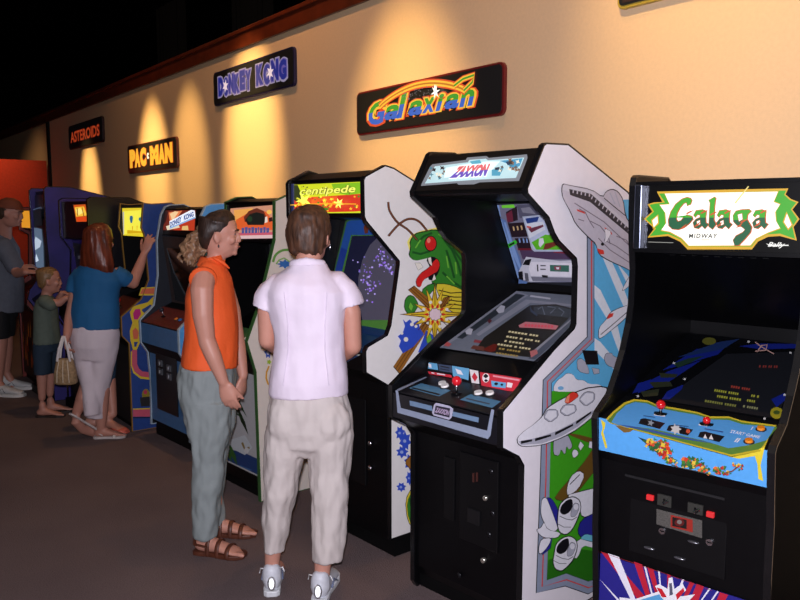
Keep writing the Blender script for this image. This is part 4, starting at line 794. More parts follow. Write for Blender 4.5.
# bezel & screen
k0, k1 = V((0, .075, 1.06)), V((0, .165, 1.565)); kn = V((0, -(k1.z-k0.z), k1.y-k0.y)).normalized(); P = tuple(k0+kn*.004)
bz = slab([(.022, k0.y, k0.z), (w_-.022, k0.y, k0.z), (w_-.022, k1.y, k1.z), (.022, k1.y, k1.z)], .004, kn, 'bezel', M((10, 10, 14), .3), e)
sh = [(A((60, 110, 60)), H4([(215, 440), (262, 245), (275, 236), (345, 236), (420, 236), (600, 250), (600, 700), (200, 700)])), (A((42, 92, 178)), H4([(222, 440), (268, 250), (280, 242), (345, 240), (600, 250), (600, 700), (205, 700)])), (A((34, 66, 160)), H4([(222, 440), (245, 350), (270, 360), (262, 420), (248, 440)])), (A((120, 60, 40)), H4([(335, 270), (345, 250), (358, 262), (352, 292), (340, 296)])), (A((80, 140, 60)), H4([(250, 440), (285, 300), (430, 300), (600, 300), (600, 700), (230, 700)]))]
decal(CE, P, kn, sh, bz, 'bezel_art', clamp=zc)
scn = slab([CE.px(*H4([q])[0], P, kn)+kn*.003 for q in ((292, 305), (480, 300), (470, 640), (215, 640))], .003, kn, 'screen', M((14, 18, 60), .1, emit=.35, spec=.5), e)
Ps = tuple(V(P)+kn*.006); sh = [(G((92, 88, 112), .35), H4([(395, 306), (480, 300), (480, 640), (330, 640), (312, 560), (314, 470), (330, 400), (360, 340)]))]
for k in range(110):
    cx, cy, r_ = random.choice(((345, 430, 40), (430, 400, 40), (400, 380, 30), (370, 520, 40), (345, 480, 30), (440, 440, 22)))
    x, y = cx+random.gauss(0, r_*.4), cy+random.gauss(0, r_*.6)
    sh.append((G(random.choice(((150, 110, 235), (120, 110, 190), (180, 160, 240))), random.choice((.5, .8))), H4(disc(x, y, random.uniform(2, 4.5), n=6))))
decal(CE, Ps, kn, sh, scn, 'screen_shine', lift=.0006, step=.00003, clamp=zc)  # grey and violet specks: reflection in the glass, painted on as glowing colour
# lower bezel cards & control panel
j0, j1 = V((0, -.128, .985)), V((0, .03, 1.032)); jn = V((0, -(j1.z-j0.z), j1.y-j0.y)).normalized(); P = tuple(j0+jn*.004)
F85 = Z(340, 300, 5.714)
cp = slab([(.022, j0.y, j0.z), (w_-.022, j0.y, j0.z), (w_-.022, j1.y, j1.z), (.022, j1.y, j1.z)], .004, jn, 'control_panel', M((34, 70, 110), .3), e)
sh = [(A((190, 205, 200)), F85([(20, 372), (30, 335), (90, 308), (128, 316), (134, 345), (126, 392)])), (A((30, 70, 140)), F85([(40, 362), (52, 338), (90, 318), (120, 324), (124, 380), (60, 372)])), (A((190, 90, 150)), F85([(70, 355), (85, 335), (110, 342), (108, 362), (88, 372)]))]
decal(CE, P, jn, sh, cp, clamp=zc)
for t, m in ((.15, A((30, 60, 110))),):
    g = Geo(); g.prism([(.022, .025, 1.036), (w_-.022, .025, 1.036), (w_-.022, .07, 1.058), (.022, .07, 1.058)], (0, -.003, .004)); g.build('lower_bezel', m, e)
ball = Geo(); ball.ell((w_-.2, -.06, 1.012), (.03, .03, .03)); ball.build('trackball', M((230, 230, 235), .1, coat=.5), cp, True)
cd_ = coin_door(CE, .2, .42, .3, .72, .015, e)
for z in (.52, .40):
    g = Geo(); g.cyl((.46, .013, z), (.46, -.002, z), .011); g.build('door_lock', CHR, e, True)
# ---- white machine with green edging (behind the woman in orange)
def rframe(xr, yr, phi, w_): 
    return xr-math.cos(R(phi))*w_, yr-math.sin(R(phi))*w_
def prof(fr, d, L):
    return [tuple(fr.sd(x, y, d))[1:] for x, y in L]
w_ = .56; x_, y_ = rframe(-3.814, 1.919, 4, w_); T = Frame(x_, y_, 4)
pr = prof(T, w_, [(275, 201), (275, 240), (268, 270), (258, 310), (247, 342), (250, 352), (256, 372), (257, 400), (261, 500)])
jo = [(0, 0)]+[(min(max(a, -.12), .2), b) for a, b in pr[::-1][1:]]+[(.2, 1.70), (.3, 1.705), (.72, 1.52), (.74, 1.4), (.74, 0)]
ji = [(.02, .06), (.02, .7), (-.05, .80), (-.05, .86), (.12, .93), (.42, 1.05), (.42, 1.42), (.14, 1.45), (.14, 1.66), (.22, 1.69), (.3, 1.69), (.70, 1.5), (.72, .06)]
JK = cabinet(x_, y_, 4, w_, 'white-sided arcade machine with green edging and jungle scenes, behind the woman in orange', jo, ji, side_mat=M((216, 206, 196), .45, var=.02), lside=BLK, trim=M((52, 92, 46), .4), base=.12)
e = JK.e; rs = [p for p in e.children if p.name.startswith('side_panel')][1]
N = (0, -1, 0); P = (0, .132, 0); n10 = Z(215, 190, 10)
mq = slab([(.022, .136, 1.455), (w_-.022, .136, 1.455), (w_-.022, .136, 1.66), (.022, .136, 1.66)], .004, N, 'marquee', M((14, 12, 12), .3), e)
sh = [(G((215, 150, 120), .8), n10([(155, 185), (590, 150), (585, 480), (160, 490)])), (G((235, 165, 80), .9), n10([(190, 200), (380, 180), (350, 300), (200, 330)])), (G((225, 95, 40), .85), n10([(210, 300), (330, 230), (420, 190), (520, 220), (575, 300), (575, 400), (220, 400)])), (G((120, 50, 30), .6), n10([(290, 270), (340, 210), (420, 180), (490, 210), (520, 280), (510, 300), (300, 320)])), (G((24, 28, 22), .5), n10([(305, 300), (350, 240), (420, 222), (490, 240), (505, 300), (490, 350), (330, 350)])),
      (G((40, 70, 40), .5), n10(disc(350, 290, 26, 30))), (G((245, 190, 90), .9), n10(disc(545, 220, 26, 22))), (G((230, 215, 200), .9), n10([(505, 270), (525, 265), (530, 320), (500, 330)])), (G((70, 20, 20), .5), n10([(540, 280), (575, 270), (578, 310), (545, 320)])), (G((205, 90, 110), .8), n10([(165, 430), (585, 420), (585, 450), (165, 455)])), (G((225, 190, 190), .85), n10([(160, 460), (585, 448), (585, 482), (160, 490)]))]
x = 270
for k, wd_ in enumerate((28, 30, 26, 30, 28, 14, 30, 26, 30)):
    z_ = 380-(k % 2)*8; sh.append((G((70, 84, 150), .8), n10([(x, z_), (x+wd_, z_-2), (x+wd_-3, 432-k), (x+3, 436-k)]))); sh.append((G((150, 90, 90), .7), n10([(x+8, z_+18), (x+16, z_+17), (x+15, z_+28), (x+9, z_+28)]))); x += wd_+5
decal(JK, P, N, sh, mq, clamp=lambda p: V((min(max(p.x, .026), w_-.026), p.y, p.z)))
for z in (1.44, 1.655):
    g = Geo(); g.box((.02, .12, z), (w_-.02, .14, z+.015)); g.build('marquee_retainer', BLK, e)
# front art: lower door with reeds and blue water, seen between the woman's hands and the frame
fa = slab([(.022, .018, .13), (w_-.022, .018, .13), (w_-.022, .018, .76), (.022, .018, .76)], .003, N, 'front_art_panel', A((176, 176, 178)), e)
P = (0, .015, 0); j4 = Z(215, 360, 4)
sh = [(A((28, 58, 110)), j4([(0, 350), (70, 360), (120, 372), (170, 395), (240, 420), (260, 700), (-100, 600), (-100, 380)])), (A((60, 100, 150)), j4([(100, 420), (150, 440), (140, 460), (90, 440)])), (A((190, 196, 200)), j4([(60, 320), (120, 300), (150, 350), (120, 380), (60, 350)]))]
random.seed(2)
for x0, y0, x1, y1, w2 in ((72, 20, 84, 210, 22), (60, 110, 130, 230, 14), (100, 80, 84, 240, 18), (90, 190, 135, 300, 16), (70, 200, 120, 240, 10), (60, 340, 90, 425, 20), (40, 330, 70, 420, 18)): S_ = (A(random.choice(((30, 60, 26), (22, 40, 20), (46, 90, 34)))), j4([(x0-3, y0), (x0+4, y0), ((x0+x1)/2+w2/2, (y0+y1)/2), (x1, y1), ((x0+x1)/2-w2/2, (y0+y1)/2)])); sh.append(S_)
sh += [(A((140, 120, 70)), j4(stroke([(110, 330), (120, 355), (140, 350)], 8))), (A((205, 205, 205)), j4(disc(128, 362, 10, 12)))]
decal(JK, P, N, sh, fa, clamp=lambda p: V((min(max(p.x, .024), w_-.024), p.y, min(max(p.z, .14), .75))))
cp = slab([(.022, -.048, .862), (w_-.022, -.048, .862), (w_-.022, .118, .932), (.022, .118, .932)], .004, (0, -.4, 1), 'control_panel', A((60, 104, 60)), e)
g = Geo()
for k in range(3): button(JK, (.40+.04*k, .02, .897), (0, -.4, 1), .012, M((220, 220, 215), .3), cp)
ball_stick(JK, (.18, .03, .90), (.18, .02, .95), .017, cp)
slab([(.03, .40, 1.06), (w_-.03, .40, 1.06), (w_-.03, .415, 1.42), (.03, .415, 1.42)], .004, N, 'monitor_glass', GLASS, e)
# side art: curled green snake and a blue patch, orange squiggle lower down
sn_ = [(273, 262), (275, 256), (279, 252), (284, 250), (290, 250)]
S = []
for L, m, wd_ in ((curve(sn_), A((96, 150, 66)), 2.4), ([(276, 264), (279, 260), (284, 258), (290, 262)], A((130, 175, 90)), 1.4)): S.append((m, stroke(L, wd_)))
jc = lambda p: V((p.x, min(p.y, .72), p.z))
decal(JK, (w_, 0, 0), (1, 0, 0), S, rs, 'side_art', clamp=jc)
decal(JK, (w_, 0, 0), (1, 0, 0), [(A((50, 106, 176)), star(285, 264, 9, 5, 8, 0, .55))], rs, 'side_art', clamp=jc)
S = [(A((44, 80, 170)), star(268, 352, 4, 2.4, 6, 0, 1.8)), (A((180, 190, 220)), disc(268, 352, 1.5, 3)), (A((150, 180, 50)), star(269, 362, 2.6, 1.6, 5)), (A((205, 150, 40)), stroke([(269, 366), (266.5, 372), (266, 378), (268, 384), (270, 385)], 1.7)), ]
decal(JK, (w_, 0, 0), (1, 0, 0), S, rs, 'side_art', clamp=lambda p: V((p.x, min(p.y, .72), p.z)))

# ---- light blue machine
w_ = .64; T = Frame(-5.523, 1.905, 4); e = None
pr = prof(T, 0, [(164, 207), (160, 215), (156, 240), (157, 275), (153, 305), (139, 320), (140, 342), (147, 352), (150, 380)])
do = [(0, .08)]+pr[::-1]+[(.2, 1.665), (.3, 1.67), (.72, 1.5), (.72, .08)]
di = [(.012, .1), (.008, .6), (-.045, .685), (-.05, .83), (.05, .88), (.12, .93), (.38, 1.05), (.36, 1.42), (.13, 1.45), (.155, 1.635), (.28, 1.65), (.70, 1.48), (.70, .1)]
BLU = M((66, 112, 160), .45); BLU2 = M((84, 160, 226), .4)
DK = cabinet(-5.523, 1.905, 4, w_, 'light blue arcade machine with a white-banner marquee, left of the woman in orange', do, di, side_mat=BLU2, lside=M((30, 34, 44), .5), trim=M((170, 190, 205), .3), body_mat=BLKM, base=.085)
e = DK.e; m8 = Z(120, 190, 8); N = (0, -1, .15); P = (0, .138, 1.5)
mq = slab([(.022, .134, 1.455), (w_-.022, .134, 1.455), (w_-.022, .16, 1.63), (.022, .16, 1.63)], .004, N, 'marquee', M((20, 10, 10), .3), e)
P = tuple(V((0, .147, 1.5425))+V(N).normalized()*.0055)
xc = lambda p: V((min(max(p.x, .026), w_-.026), p.y, p.z))
sh = [(G((125, 40, 24), .7), m8([(350, 165), (605, 160), (600, 325), (330, 320)])), (G((235, 130, 80), .9), m8([(390, 180), (500, 165), (450, 230), (400, 260)])), (G((240, 200, 150), 1), m8([(400, 190), (440, 170), (470, 175), (420, 250)])), (G((60, 20, 20), .5), m8([(345, 165), (385, 170), (370, 250), (335, 280)])), (G((200, 60, 30), .8), m8([(430, 290), (600, 230), (595, 325), (430, 322)])), (G((230, 190, 120), .9), m8([(500, 290), (545, 285), (550, 322), (495, 320)])), (G((235, 220, 190), .9), m8([(370, 290), (460, 260), (480, 300), (380, 322)])),
      (G((235, 240, 250), 1.05), m8([(398, 250), (570, 160), (600, 165), (606, 225), (400, 312)])), (G((140, 180, 230), .9), m8([(400, 300), (600, 215), (604, 226), (400, 312)]))]
decal(DK, P, N, sh, mq, clamp=xc)
text(DK, 'DONKEY', m8([(405, 258), (498, 208), (498, 254), (405, 300)]), G((60, 90, 165), .8), mq, P, N, lift=.004, bold=.05)
text(DK, 'KONG', m8([(515, 200), (592, 172), (594, 212), (515, 246)]), G((60, 90, 165), .8), mq, P, N, lift=.004, bold=.05)
# bezel (dark with brown sides), monitor, control panel
bz = slab([(.022, .19, .95), (w_-.022, .19, .95), (w_-.022, .13, 1.44), (.022, .13, 1.44)], .004, (0, -1, -.1), 'bezel', M((58, 44, 42), .4, var=.3, scale=60), e)
slab([(.10, .178, .98), (w_-.10, .178, .98), (w_-.10, .125, 1.36), (.10, .125, 1.36)], .004, (0, -1, -.1), 'screen', GLASS, bz)
cp = slab([(.022, -.046, .835), (w_-.022, -.046, .835), (w_-.022, .115, .93), (.022, .115, .93)], .004, (0, -.5, 1), 'control_panel', M((96, 34, 26), .4, var=.4, scale=60), e)
slab([(.022, -.047, .69), (w_-.022, -.047, .69), (w_-.022, -.052, .832), (.022, -.052, .832)], .004, (0, -1, 0), 'control_panel_front', BLU, e)
ball_stick(DK, (.22, .03, .885), (.22, .015, .935), .017, cp, (40, 40, 50)); button(DK, (.42, .03, .885), (0, -.5, 1), .014, M((210, 120, 40), .3), cp); button(DK, (.48, .03, .885), (0, -.5, 1), .014, M((60, 120, 200), .3), cp)
fp = slab([(.022, .01, .12), (w_-.022, .01, .12), (w_-.022, .006, .66), (.022, .006, .66)], .004, (0, -1, 0), 'front_panel', BLU, e)
cdd = slab([(.14, .0, .22), (.47, .0, .22), (.47, .0, .66), (.14, .0, .66)], .006, (0, -1, 0), 'coin_door', M((16, 18, 22), .4), e)
for x, z in ((.22, .56), (.36, .545), (.22, .50), (.36, .485)):
    g = Geo(); g.box((x-.03, -.014, z-.022), (x+.03, -.005, z+.022)); g.box((x-.004, -.018, z-.012), (x+.004, -.012, z+.012), 1); g.build('coin_slot', [M((120, 124, 130), .35, .7), M((220, 225, 230), .2, .6)], cdd)
g = Geo(); g.cyl((.06, -.012+.0, .74), (.06, -.056, .74), .012)

# ---- dark blue machine with pink and yellow tracks on its side
w_ = .54; T = Frame(-5.67-w_, 1.82, 0); x_, y_ = -5.67-w_, 1.82
def pz(fr, d, x, y): return fr.sd(x, y, d)
ztop = T.sd(152, 204, w_).z
mo = [(0, 0), (0, .66), (-.05, .72), (-.05, .86), (.10, .98), (.16, 1.12), (.14, 1.45), (.12, 1.5), (.14, 1.68), (.2, ztop), (.35, ztop+.01), (.76, 1.5), (.76, 0)]
mi = [(.02, .04), (.02, .64), (-.035, .73), (-.035, .85), (.14, .96), (.42, 1.06), (.42, 1.42), (.16, 1.44), (.16, ztop-.02), (.34, ztop-.01), (.74, 1.48), (.74, .04)]
MP = cabinet(x_, y_, 0, w_, 'dark blue arcade machine with yellow lit marquee and pink track art on its side', mo, mi, side_mat=M((34, 66, 136), .45), lside=BLK, trim=M((150, 110, 40), .4), base=.05)
e = MP.e; N = (0, -1, 0); P = (0, .152, 0); rs = [p for p in e.children if p.name.startswith('side_panel')][1]
a = MP.fr(122, 208, .155); b = MP.fr(145, 236, .155); z1 = (MP.fr(133, 208, .155)).z; z0 = (MP.fr(133, 236, .155)).z
mq = slab([(.022, .156, z0), (w_-.022, .156, z0), (w_-.022, .156, z1), (.022, .156, z1)], .004, N, 'marquee', G((225, 200, 40), 1.0), e)
sh = [(G((235, 225, 70), 1.1), m8([(30, 170), (200, 160), (200, 345), (30, 355)])), (G((200, 195, 190), .8), m8([(22, 175), (34, 174), (34, 355), (22, 355)])), (G((40, 110, 150), .8), m8([(82, 208), (100, 205), (105, 225), (98, 265), (85, 262), (78, 230)])), (G((60, 130, 140), .8), m8([(152, 222), (175, 215), (190, 225), (188, 248), (165, 255), (150, 240)])), (G((220, 160, 20), .9), m8([(98, 290), (106, 290), (104, 330), (100, 330)])), (G((220, 160, 20), .9), m8([(135, 285), (142, 285), (140, 320), (136, 320)])), (G((215, 170, 20), .95), m8([(60, 320), (190, 330), (190, 345), (60, 350)]))]
decal(MP, P, N, sh, mq, clamp=lambda p: V((min(max(p.x, .026), w_-.026), p.y, min(max(p.z, z0+.003), z1-.003))))
cp = slab([(.022, -.034, .854), (w_-.022, -.034, .854), (w_-.022, .135, .962), (.022, .135, .962)], .004, (0, -.6, 1), 'control_panel', M((90, 44, 36), .4), e)
ball_stick(MP, (.29, .03, .9), (.29, .01, .955), .018, cp)
slab([(.03, .40, 1.08), (w_-.03, .40, 1.08), (w_-.03, .41, 1.41), (.03, .41, 1.41)], .004, N, 'monitor_glass', GLASS, e)
fa = slab([(.022, .018, .05), (w_-.022, .018, .05), (w_-.022, .018, .62), (.022, .018, .62)], .003, N, 'front_art_panel', M((30, 32, 34), .5), e)
k_ = Z(110, 280, 3.75); PK = A((208, 88, 112)); YL = A((228, 196, 48)); OR = A((222, 112, 78)); MG = A((206, 40, 130)); tr = lambda L, s: k_(stroke(L, s))
S = [(YL, k_([(108, 58), (118, 28), (170, 26), (172, 58)])), (OR, k_([(112, 52), (122, 32), (172, 30), (172, 52)])),
     (YL, k_([(74, 120), (86, 100), (108, 92), (140, 84), (165, 60), (168, 80), (150, 115), (125, 135), (110, 150), (115, 175), (108, 200), (112, 235), (100, 262), (86, 262), (76, 225), (74, 190), (84, 160), (78, 140)])),
     (MG, k_([(86, 125), (94, 110), (112, 108), (116, 128), (104, 148), (90, 148)])), (OR, k_([(84, 190), (96, 178), (108, 195), (104, 220), (88, 222)])), (A((40, 70, 140)), k_([(118, 112), (150, 92), (158, 96), (128, 124)])), (A((40, 70, 140)), k_([(90, 232), (104, 232), (98, 250), (90, 250)])),
     (YL, tr([(84, 268), (84, 320), (92, 345), (115, 364), (150, 368), (190, 368)], 12)), (PK, tr([(92, 262), (92, 318), (100, 338), (118, 352), (150, 356), (190, 356)], 20)), (A((30, 60, 130)), tr([(104, 262), (104, 312), (112, 330), (150, 342), (190, 342)], 6)),
     (PK, k_([(86, 486), (190, 482), (190, 512), (86, 512)])), (YL, tr([(86, 484), (190, 480)], 4)), (A((20, 34, 70)), tr([(86, 516), (190, 514)], 4)), (A((150, 130, 40)), k_(disc(134, 430, 15, 22))), (A((60, 90, 60)), k_(disc(130, 455, 18, 16))), (A((40, 36, 40)), k_([(112, 440), (150, 436), (156, 472), (116, 474)])), (A((196, 60, 90)), k_(disc(132, 420, 7, 8)))]
decal(MP, (w_, 0, 0), (1, 0, 0), S, rs, 'side_art', clamp=lambda p: V((p.x, min(p.y, .74), p.z)))

# ---- black machine behind the woman in blue
w_ = .56; x_, y_ = rframe(-6.26, 1.675, 8, w_); T = Frame(x_, y_, 8); P = (0, .075, 0)
zt = T.sd(87, 197, w_).z; tm0 = T.fr(79, 206, .07); tm1 = T.fr(79, 221, .07)
no = [(.06, 0), (.06, .66), (.0, .76), (.0, .86), (.12, 1.0), (.14, 1.3), (.06, 1.42), (.06, zt-.02), (.09, zt), (.4, zt+.0), (.76, zt-.12), (.76, 0)]
ni = [(.08, .05), (.08, .64), (.015, .77), (.015, .86), (.14, .95), (.3, 1.0), (.3, 1.36), (.08, 1.40), (.08, zt-.03), (.4, zt-.02), (.74, zt-.15), (.74, .05)]
NB = cabinet(x_, y_, 8, w_, 'black arcade machine with a small orange glowing marquee, behind the red-haired woman', no, ni, side_mat=M((16, 16, 24), .4), lside=M((46, 34, 110), .45), base=.06)
e = NB.e; N = (0, -1, 0)
mq = slab([(.022, .08, 1.41), (w_-.022, .08, 1.41), (w_-.022, .08, zt-.03), (.022, .08, zt-.03)], .004, N, 'marquee', M((22, 14, 30), .3), e)
P = (0, .076, 0); n66 = Z(0, 190, 6.667)
sh = [(G((215, 90, 25), .85), n66([(490, 100), (570, 95), (598, 210), (510, 212)])), (G((245, 190, 60), 1), n66([(498, 115), (560, 110), (582, 170), (508, 178)])), (G((250, 225, 120), 1.05), n66([(505, 130), (535, 120), (560, 150), (520, 170)])), (G((150, 60, 30), .7), n66(stroke([(515, 120), (520, 175)], 5))), (G((150, 60, 30), .7), n66(stroke([(548, 115), (560, 175)], 5))), (G((225, 70, 20), .9), n66([(512, 182), (588, 178), (596, 208), (516, 210)]))]
decal(NB, P, N, sh, mq, clamp=lambda p: V((min(max(p.x, .026), w_-.026), p.y, p.z)))
bz = slab([(.022, .2, .98), (w_-.022, .2, .98), (w_-.022, .15, 1.44), (.022, .15, 1.44)], .004, (0, -1, -.1), 'bezel', M((12, 12, 18), .3), e)
sh = [(A((50, 36, 130)), n66([(330, 230), (540, 250), (520, 330), (330, 310)])), (A((140, 140, 150)), n66([(368, 385), (420, 378), (425, 398), (370, 402)])), (A((130, 110, 120)), n66([(432, 375), (455, 378), (448, 415), (432, 412)])), (A((140, 140, 150)), n66([(475, 405), (520, 398), (520, 425), (478, 425)])), (A((130, 130, 140)), n66([(365, 470), (400, 465), (402, 500), (366, 505)])), (A((120, 120, 130)), n66([(425, 478), (440, 475), (438, 512), (425, 512)])), (A((120, 120, 130)), n66([(455, 482), (475, 480), (474, 505), (458, 508)])), (A((60, 60, 70)), n66([(380, 340), (410, 336), (412, 345), (382, 350)])), (A((80, 70, 80)), n66([(440, 340), (470, 345), (465, 352), (440, 350)]))]
n66 = Z(0, 190, 6.667)
decal(NB, (0, .17, 1.2), (0, -1, -.1), [(m_, [(x+7, y+5) for x, y in L]) for m_, L in sh], bz, 'instruction_cards', clamp=lambda p: V((min(max(p.x, .026), w_-.026), p.y, p.z)), lift=.004)
slab([(.022, .016, .862), (w_-.022, .016, .862), (w_-.022, .135, .952), (.022, .135, .952)], .004, (0, -.5, 1), 'control_panel', M((40, 36, 60), .4), e)
coin_door(NB, .12, .44, .2, .6, .08, e)

# ---- violet machine, farthest but one, its side facing the camera
w_ = .56; xr = -7.02; T = Frame(xr-w_, 1.5, 0); zt = T.sd(60, 187, w_).z; f0 = T.sd(47, 250, w_).y; ys = T.sd(70, 188, w_).y
po = [(f0, 0), (f0, .75), (f0-.06, .84), (f0-.04, .92), (f0+.02, 1.0), (f0, 1.4), (f0, zt-.02), (f0+.02, zt), (ys, zt), (ys+.5, zt-.12), (ys+.7, zt-.2), (ys+.7, 0)]
po = [(min(a, 1.4), b) for a, b in po]
pi_ = [(f0+.03, .05), (f0+.03, .74), (f0-.03, .84), (f0+.14, .95), (f0+.2, 1.05), (f0+.1, 1.4), (f0+.05, zt-.03), (ys, zt-.02), (ys+.5, zt-.15), (ys+.68, zt-.22), (ys+.68, .05)]
VI = cabinet(xr-w_, 1.5, 0, w_, 'dark violet arcade machine at the far end of the row, pale glass shining beside it', po, pi_, side_mat=M((40, 30, 112), .6, var=.3, scale=5), base=.06)
e = VI.e; fl_ = f0+.04
mq = slab([(.022, f0+.045, zt-.25), (w_-.022, f0+.045, zt-.25), (w_-.022, f0+.045, zt-.06), (.022, f0+.045, zt-.06)], .004, N, 'marquee', M((34, 34, 44), .3), e)
sl = slab([(.022, f0+.03, .98), (w_-.022, f0+.03, .98), (w_-.022, f0+.03, zt-.27), (.022, f0+.03, zt-.27)], .004, N, 'bezel', M((18, 18, 26), .3), e)
sh = [(G((110, 132, 160), .55), n66([(190, 270), (215, 250), (280, 260), (292, 380), (296, 520), (215, 510), (190, 430)])), (G((195, 210, 230), .8), n66([(200, 330), (240, 310), (280, 340), (270, 380), (230, 400), (202, 380)])), (G((205, 220, 240), .9), n66([(195, 440), (215, 420), (225, 450), (245, 425), (262, 470), (245, 480), (200, 470)])), (G((90, 110, 140), .5), n66([(185, 130), (275, 112), (276, 118), (190, 136)])), (G((30, 40, 50), .3), n66([(195, 140), (276, 124), (284, 240), (215, 245), (195, 200)]))]
decal(VI, (0, f0+.026, 0), N, sh, sl, 'screen_shine', lift=.004, clamp=lambda p: V((min(max(p.x, .026), w_-.026), p.y, p.z)))  # pale shine of the glass, painted on as glowing patches
sh = [(G((170, 50, 40), .5), n66([(136, 232), (182, 228), (186, 285), (140, 290)])), (G((170, 100, 60), .45), n66([(130, 328), (182, 322), (188, 380), (136, 385)])), (G((150, 80, 50), .4), n66([(140, 392), (186, 388), (188, 430), (150, 432)]))]
decal(VI, (0, f0+.026, 0), N, sh, sl, 'instruction_cards', lift=.0045, clamp=lambda p: V((min(max(p.x, .026), w_-.026), p.y, p.z)))
fa = slab([(.022, f0+.025, .08), (w_-.022, f0+.025, .08), (w_-.022, f0+.025, .72), (.022, f0+.025, .72)], .004, N, 'front_art_panel', M((20, 16, 22), .4), e)
# ---- last machine with flame art on its front
w_ = .66; xr = -7.63
fo_ = [(0, 0), (0, .7), (-.06, .78), (-.05, .9), (.1, 1.0), (.12, 1.4), (.04, 1.45), (.04, 1.66), (.4, 1.68), (.75, 1.5), (.75, 0)]
fi_ = [(.02, .05), (.02, .68), (-.04, .78), (-.03, .88), (.12, .96), (.2, 1.4), (.07, 1.46), (.07, 1.64), (.4, 1.66), (.73, 1.48), (.73, .05)]
FL = cabinet(xr-w_, 1.60, 0, w_, 'black arcade machine with orange flame art low on its front, leftmost, beside the man', fo_, fi_, side_mat=M((120, 32, 24), .5), base=.06)
e = FL.e
fa = slab([(.022, .018, .06), (w_-.022, .018, .06), (w_-.022, .018, .68), (.022, .018, .68)], .003, N, 'front_art_panel', M((18, 12, 14), .4), e)
sh = []; random.seed(8)
u = lambda x, z: (x, .013, z)
g = Geo(); mats = [A((250, 120, 40)), A((255, 170, 70)), A((210, 80, 34)), A((60, 24, 20))]
for k in range(26):
    x = .05+.022*k; z = .12+random.random()*.34; h_ = random.uniform(.08, .2); wd_ = random.uniform(.02, .04); yy = .014-.0003*k
    g.add([(x-wd_*.5, yy, z), (x+wd_*.5, yy, z), (x+wd_*.7, yy, z+h_*.5), (x+.004, yy, z+h_), (x-wd_*.4, yy, z+h_*.45)], [list(range(5))], k % 4)
g.build('printed_art', mats, fa)
slab([(.022, .066, 1.47), (w_-.022, .066, 1.47), (w_-.022, .066, 1.63), (.022, .066, 1.63)], .004, N, 'marquee', G((225, 150, 40), .9), e)
slab([(.022, .12, 1.0), (w_-.022, .12, 1.0), (w_-.022, .18, 1.4), (.022, .18, 1.4)], .004, N, 'monitor_glass', GLASS, e)

# ---------------------------------------------------------------- people
SKIN = M((192, 136, 118), .5, var=.05, scale=14, bump=.03); SKIN2 = M((184, 128, 110), .5, var=.05, scale=14)
def head(g, c, f, size=1.0, tilt=V((0, 0, 1)), mi=0, sharp=1.0):
    """head with chin at c, facing f; returns its local axes"""
    up_ = V(tilt).normalized(); f = V(f); f = (f-up_*f.dot(up_)).normalized(); s = up_.cross(f) ; c = V(c); k = size
    SL = [(-.002, .052, .018, .016), (.008, .068, -.004, .028), (.024, .078, -.030, .044), (.045, .079, -.056, .054), (.066, .079, -.074, .060), (.088, .080, -.086, .066), (.110, .079, -.094, .070),
          (.128, .086, -.099, .0735), (.148, .086, -.101, .0745), (.170, .079, -.099, .073), (.192, .062, -.088, .064), (.210, .038, -.068, .049), (.221, .008, -.042, .028)]
    rings = [(c+(up_*z+f*(a+b)/2)*k, (a-b)/2*k, w_*k, f) for z, a, b, w_ in SL]
    g.tube(rings, mi, 24, sq=.92)
    P_ = lambda a, b, z: c+(f*a+s*b+up_*z)*k
    g.tube([(P_(.080, 0, .128), .006*k, .007*k, f), (P_(.087, 0, .112), .009*k, .009*k, f), (P_(.092, 0, .092), .010*k, .0095*k, f), (P_(.095, 0, .081), .011*k, .012*k, f), (P_(.089, 0, .072), .008*k, .013*k, f)], mi, 12)
    for q in (-1, 1):
        g.ell(P_(.088, q*.011, .075), (.009*k, .008*k, .008*k), mi, 10, f, s, up_)
        g.ell(P_(.058, q*.040, .085), (.024*k, .02*k, .022*k), mi, 12, f, s, up_)          # cheek
        g.ell(P_(.076, q*.030, .131), (.013*k, .024*k, .007*k), mi, 12, f, s, up_)          # brow
        g.ell(P_(.0655, q*.031, .1205), (.0155*k, .017*k, .008*k), mi, 12, f, s, up_); g.ell(P_(.0645, q*.031, .104), (.0145*k, .016*k, .006*k), mi, 12, f, s, up_)   # lids
        g.ell(P_(-.006, q*.074, .098), (.018*k, .010*k, .031*k), mi, 12, (f-s*q*.25).normalized(), s, up_)   # ear
        g.ell(P_(-.012, q*.081, .104), (.014*k, .006*k, .024*k), mi, 12, (f-s*q*.5).normalized(), s, up_)
    g.ell(P_(.081, 0, .053), (.009*k, .024*k, .0065*k), mi, 12, f, s, up_); g.ell(P_(.079, 0, .042), (.009*k, .020*k, .007*k), mi, 12, f, s, up_)
    g.ell(P_(.068, 0, .017), (.012*k, .017*k, .013*k), mi, 12, f, s, up_)
    return dict(c=c, f=f, s=s, u=up_, k=k, P=P_)
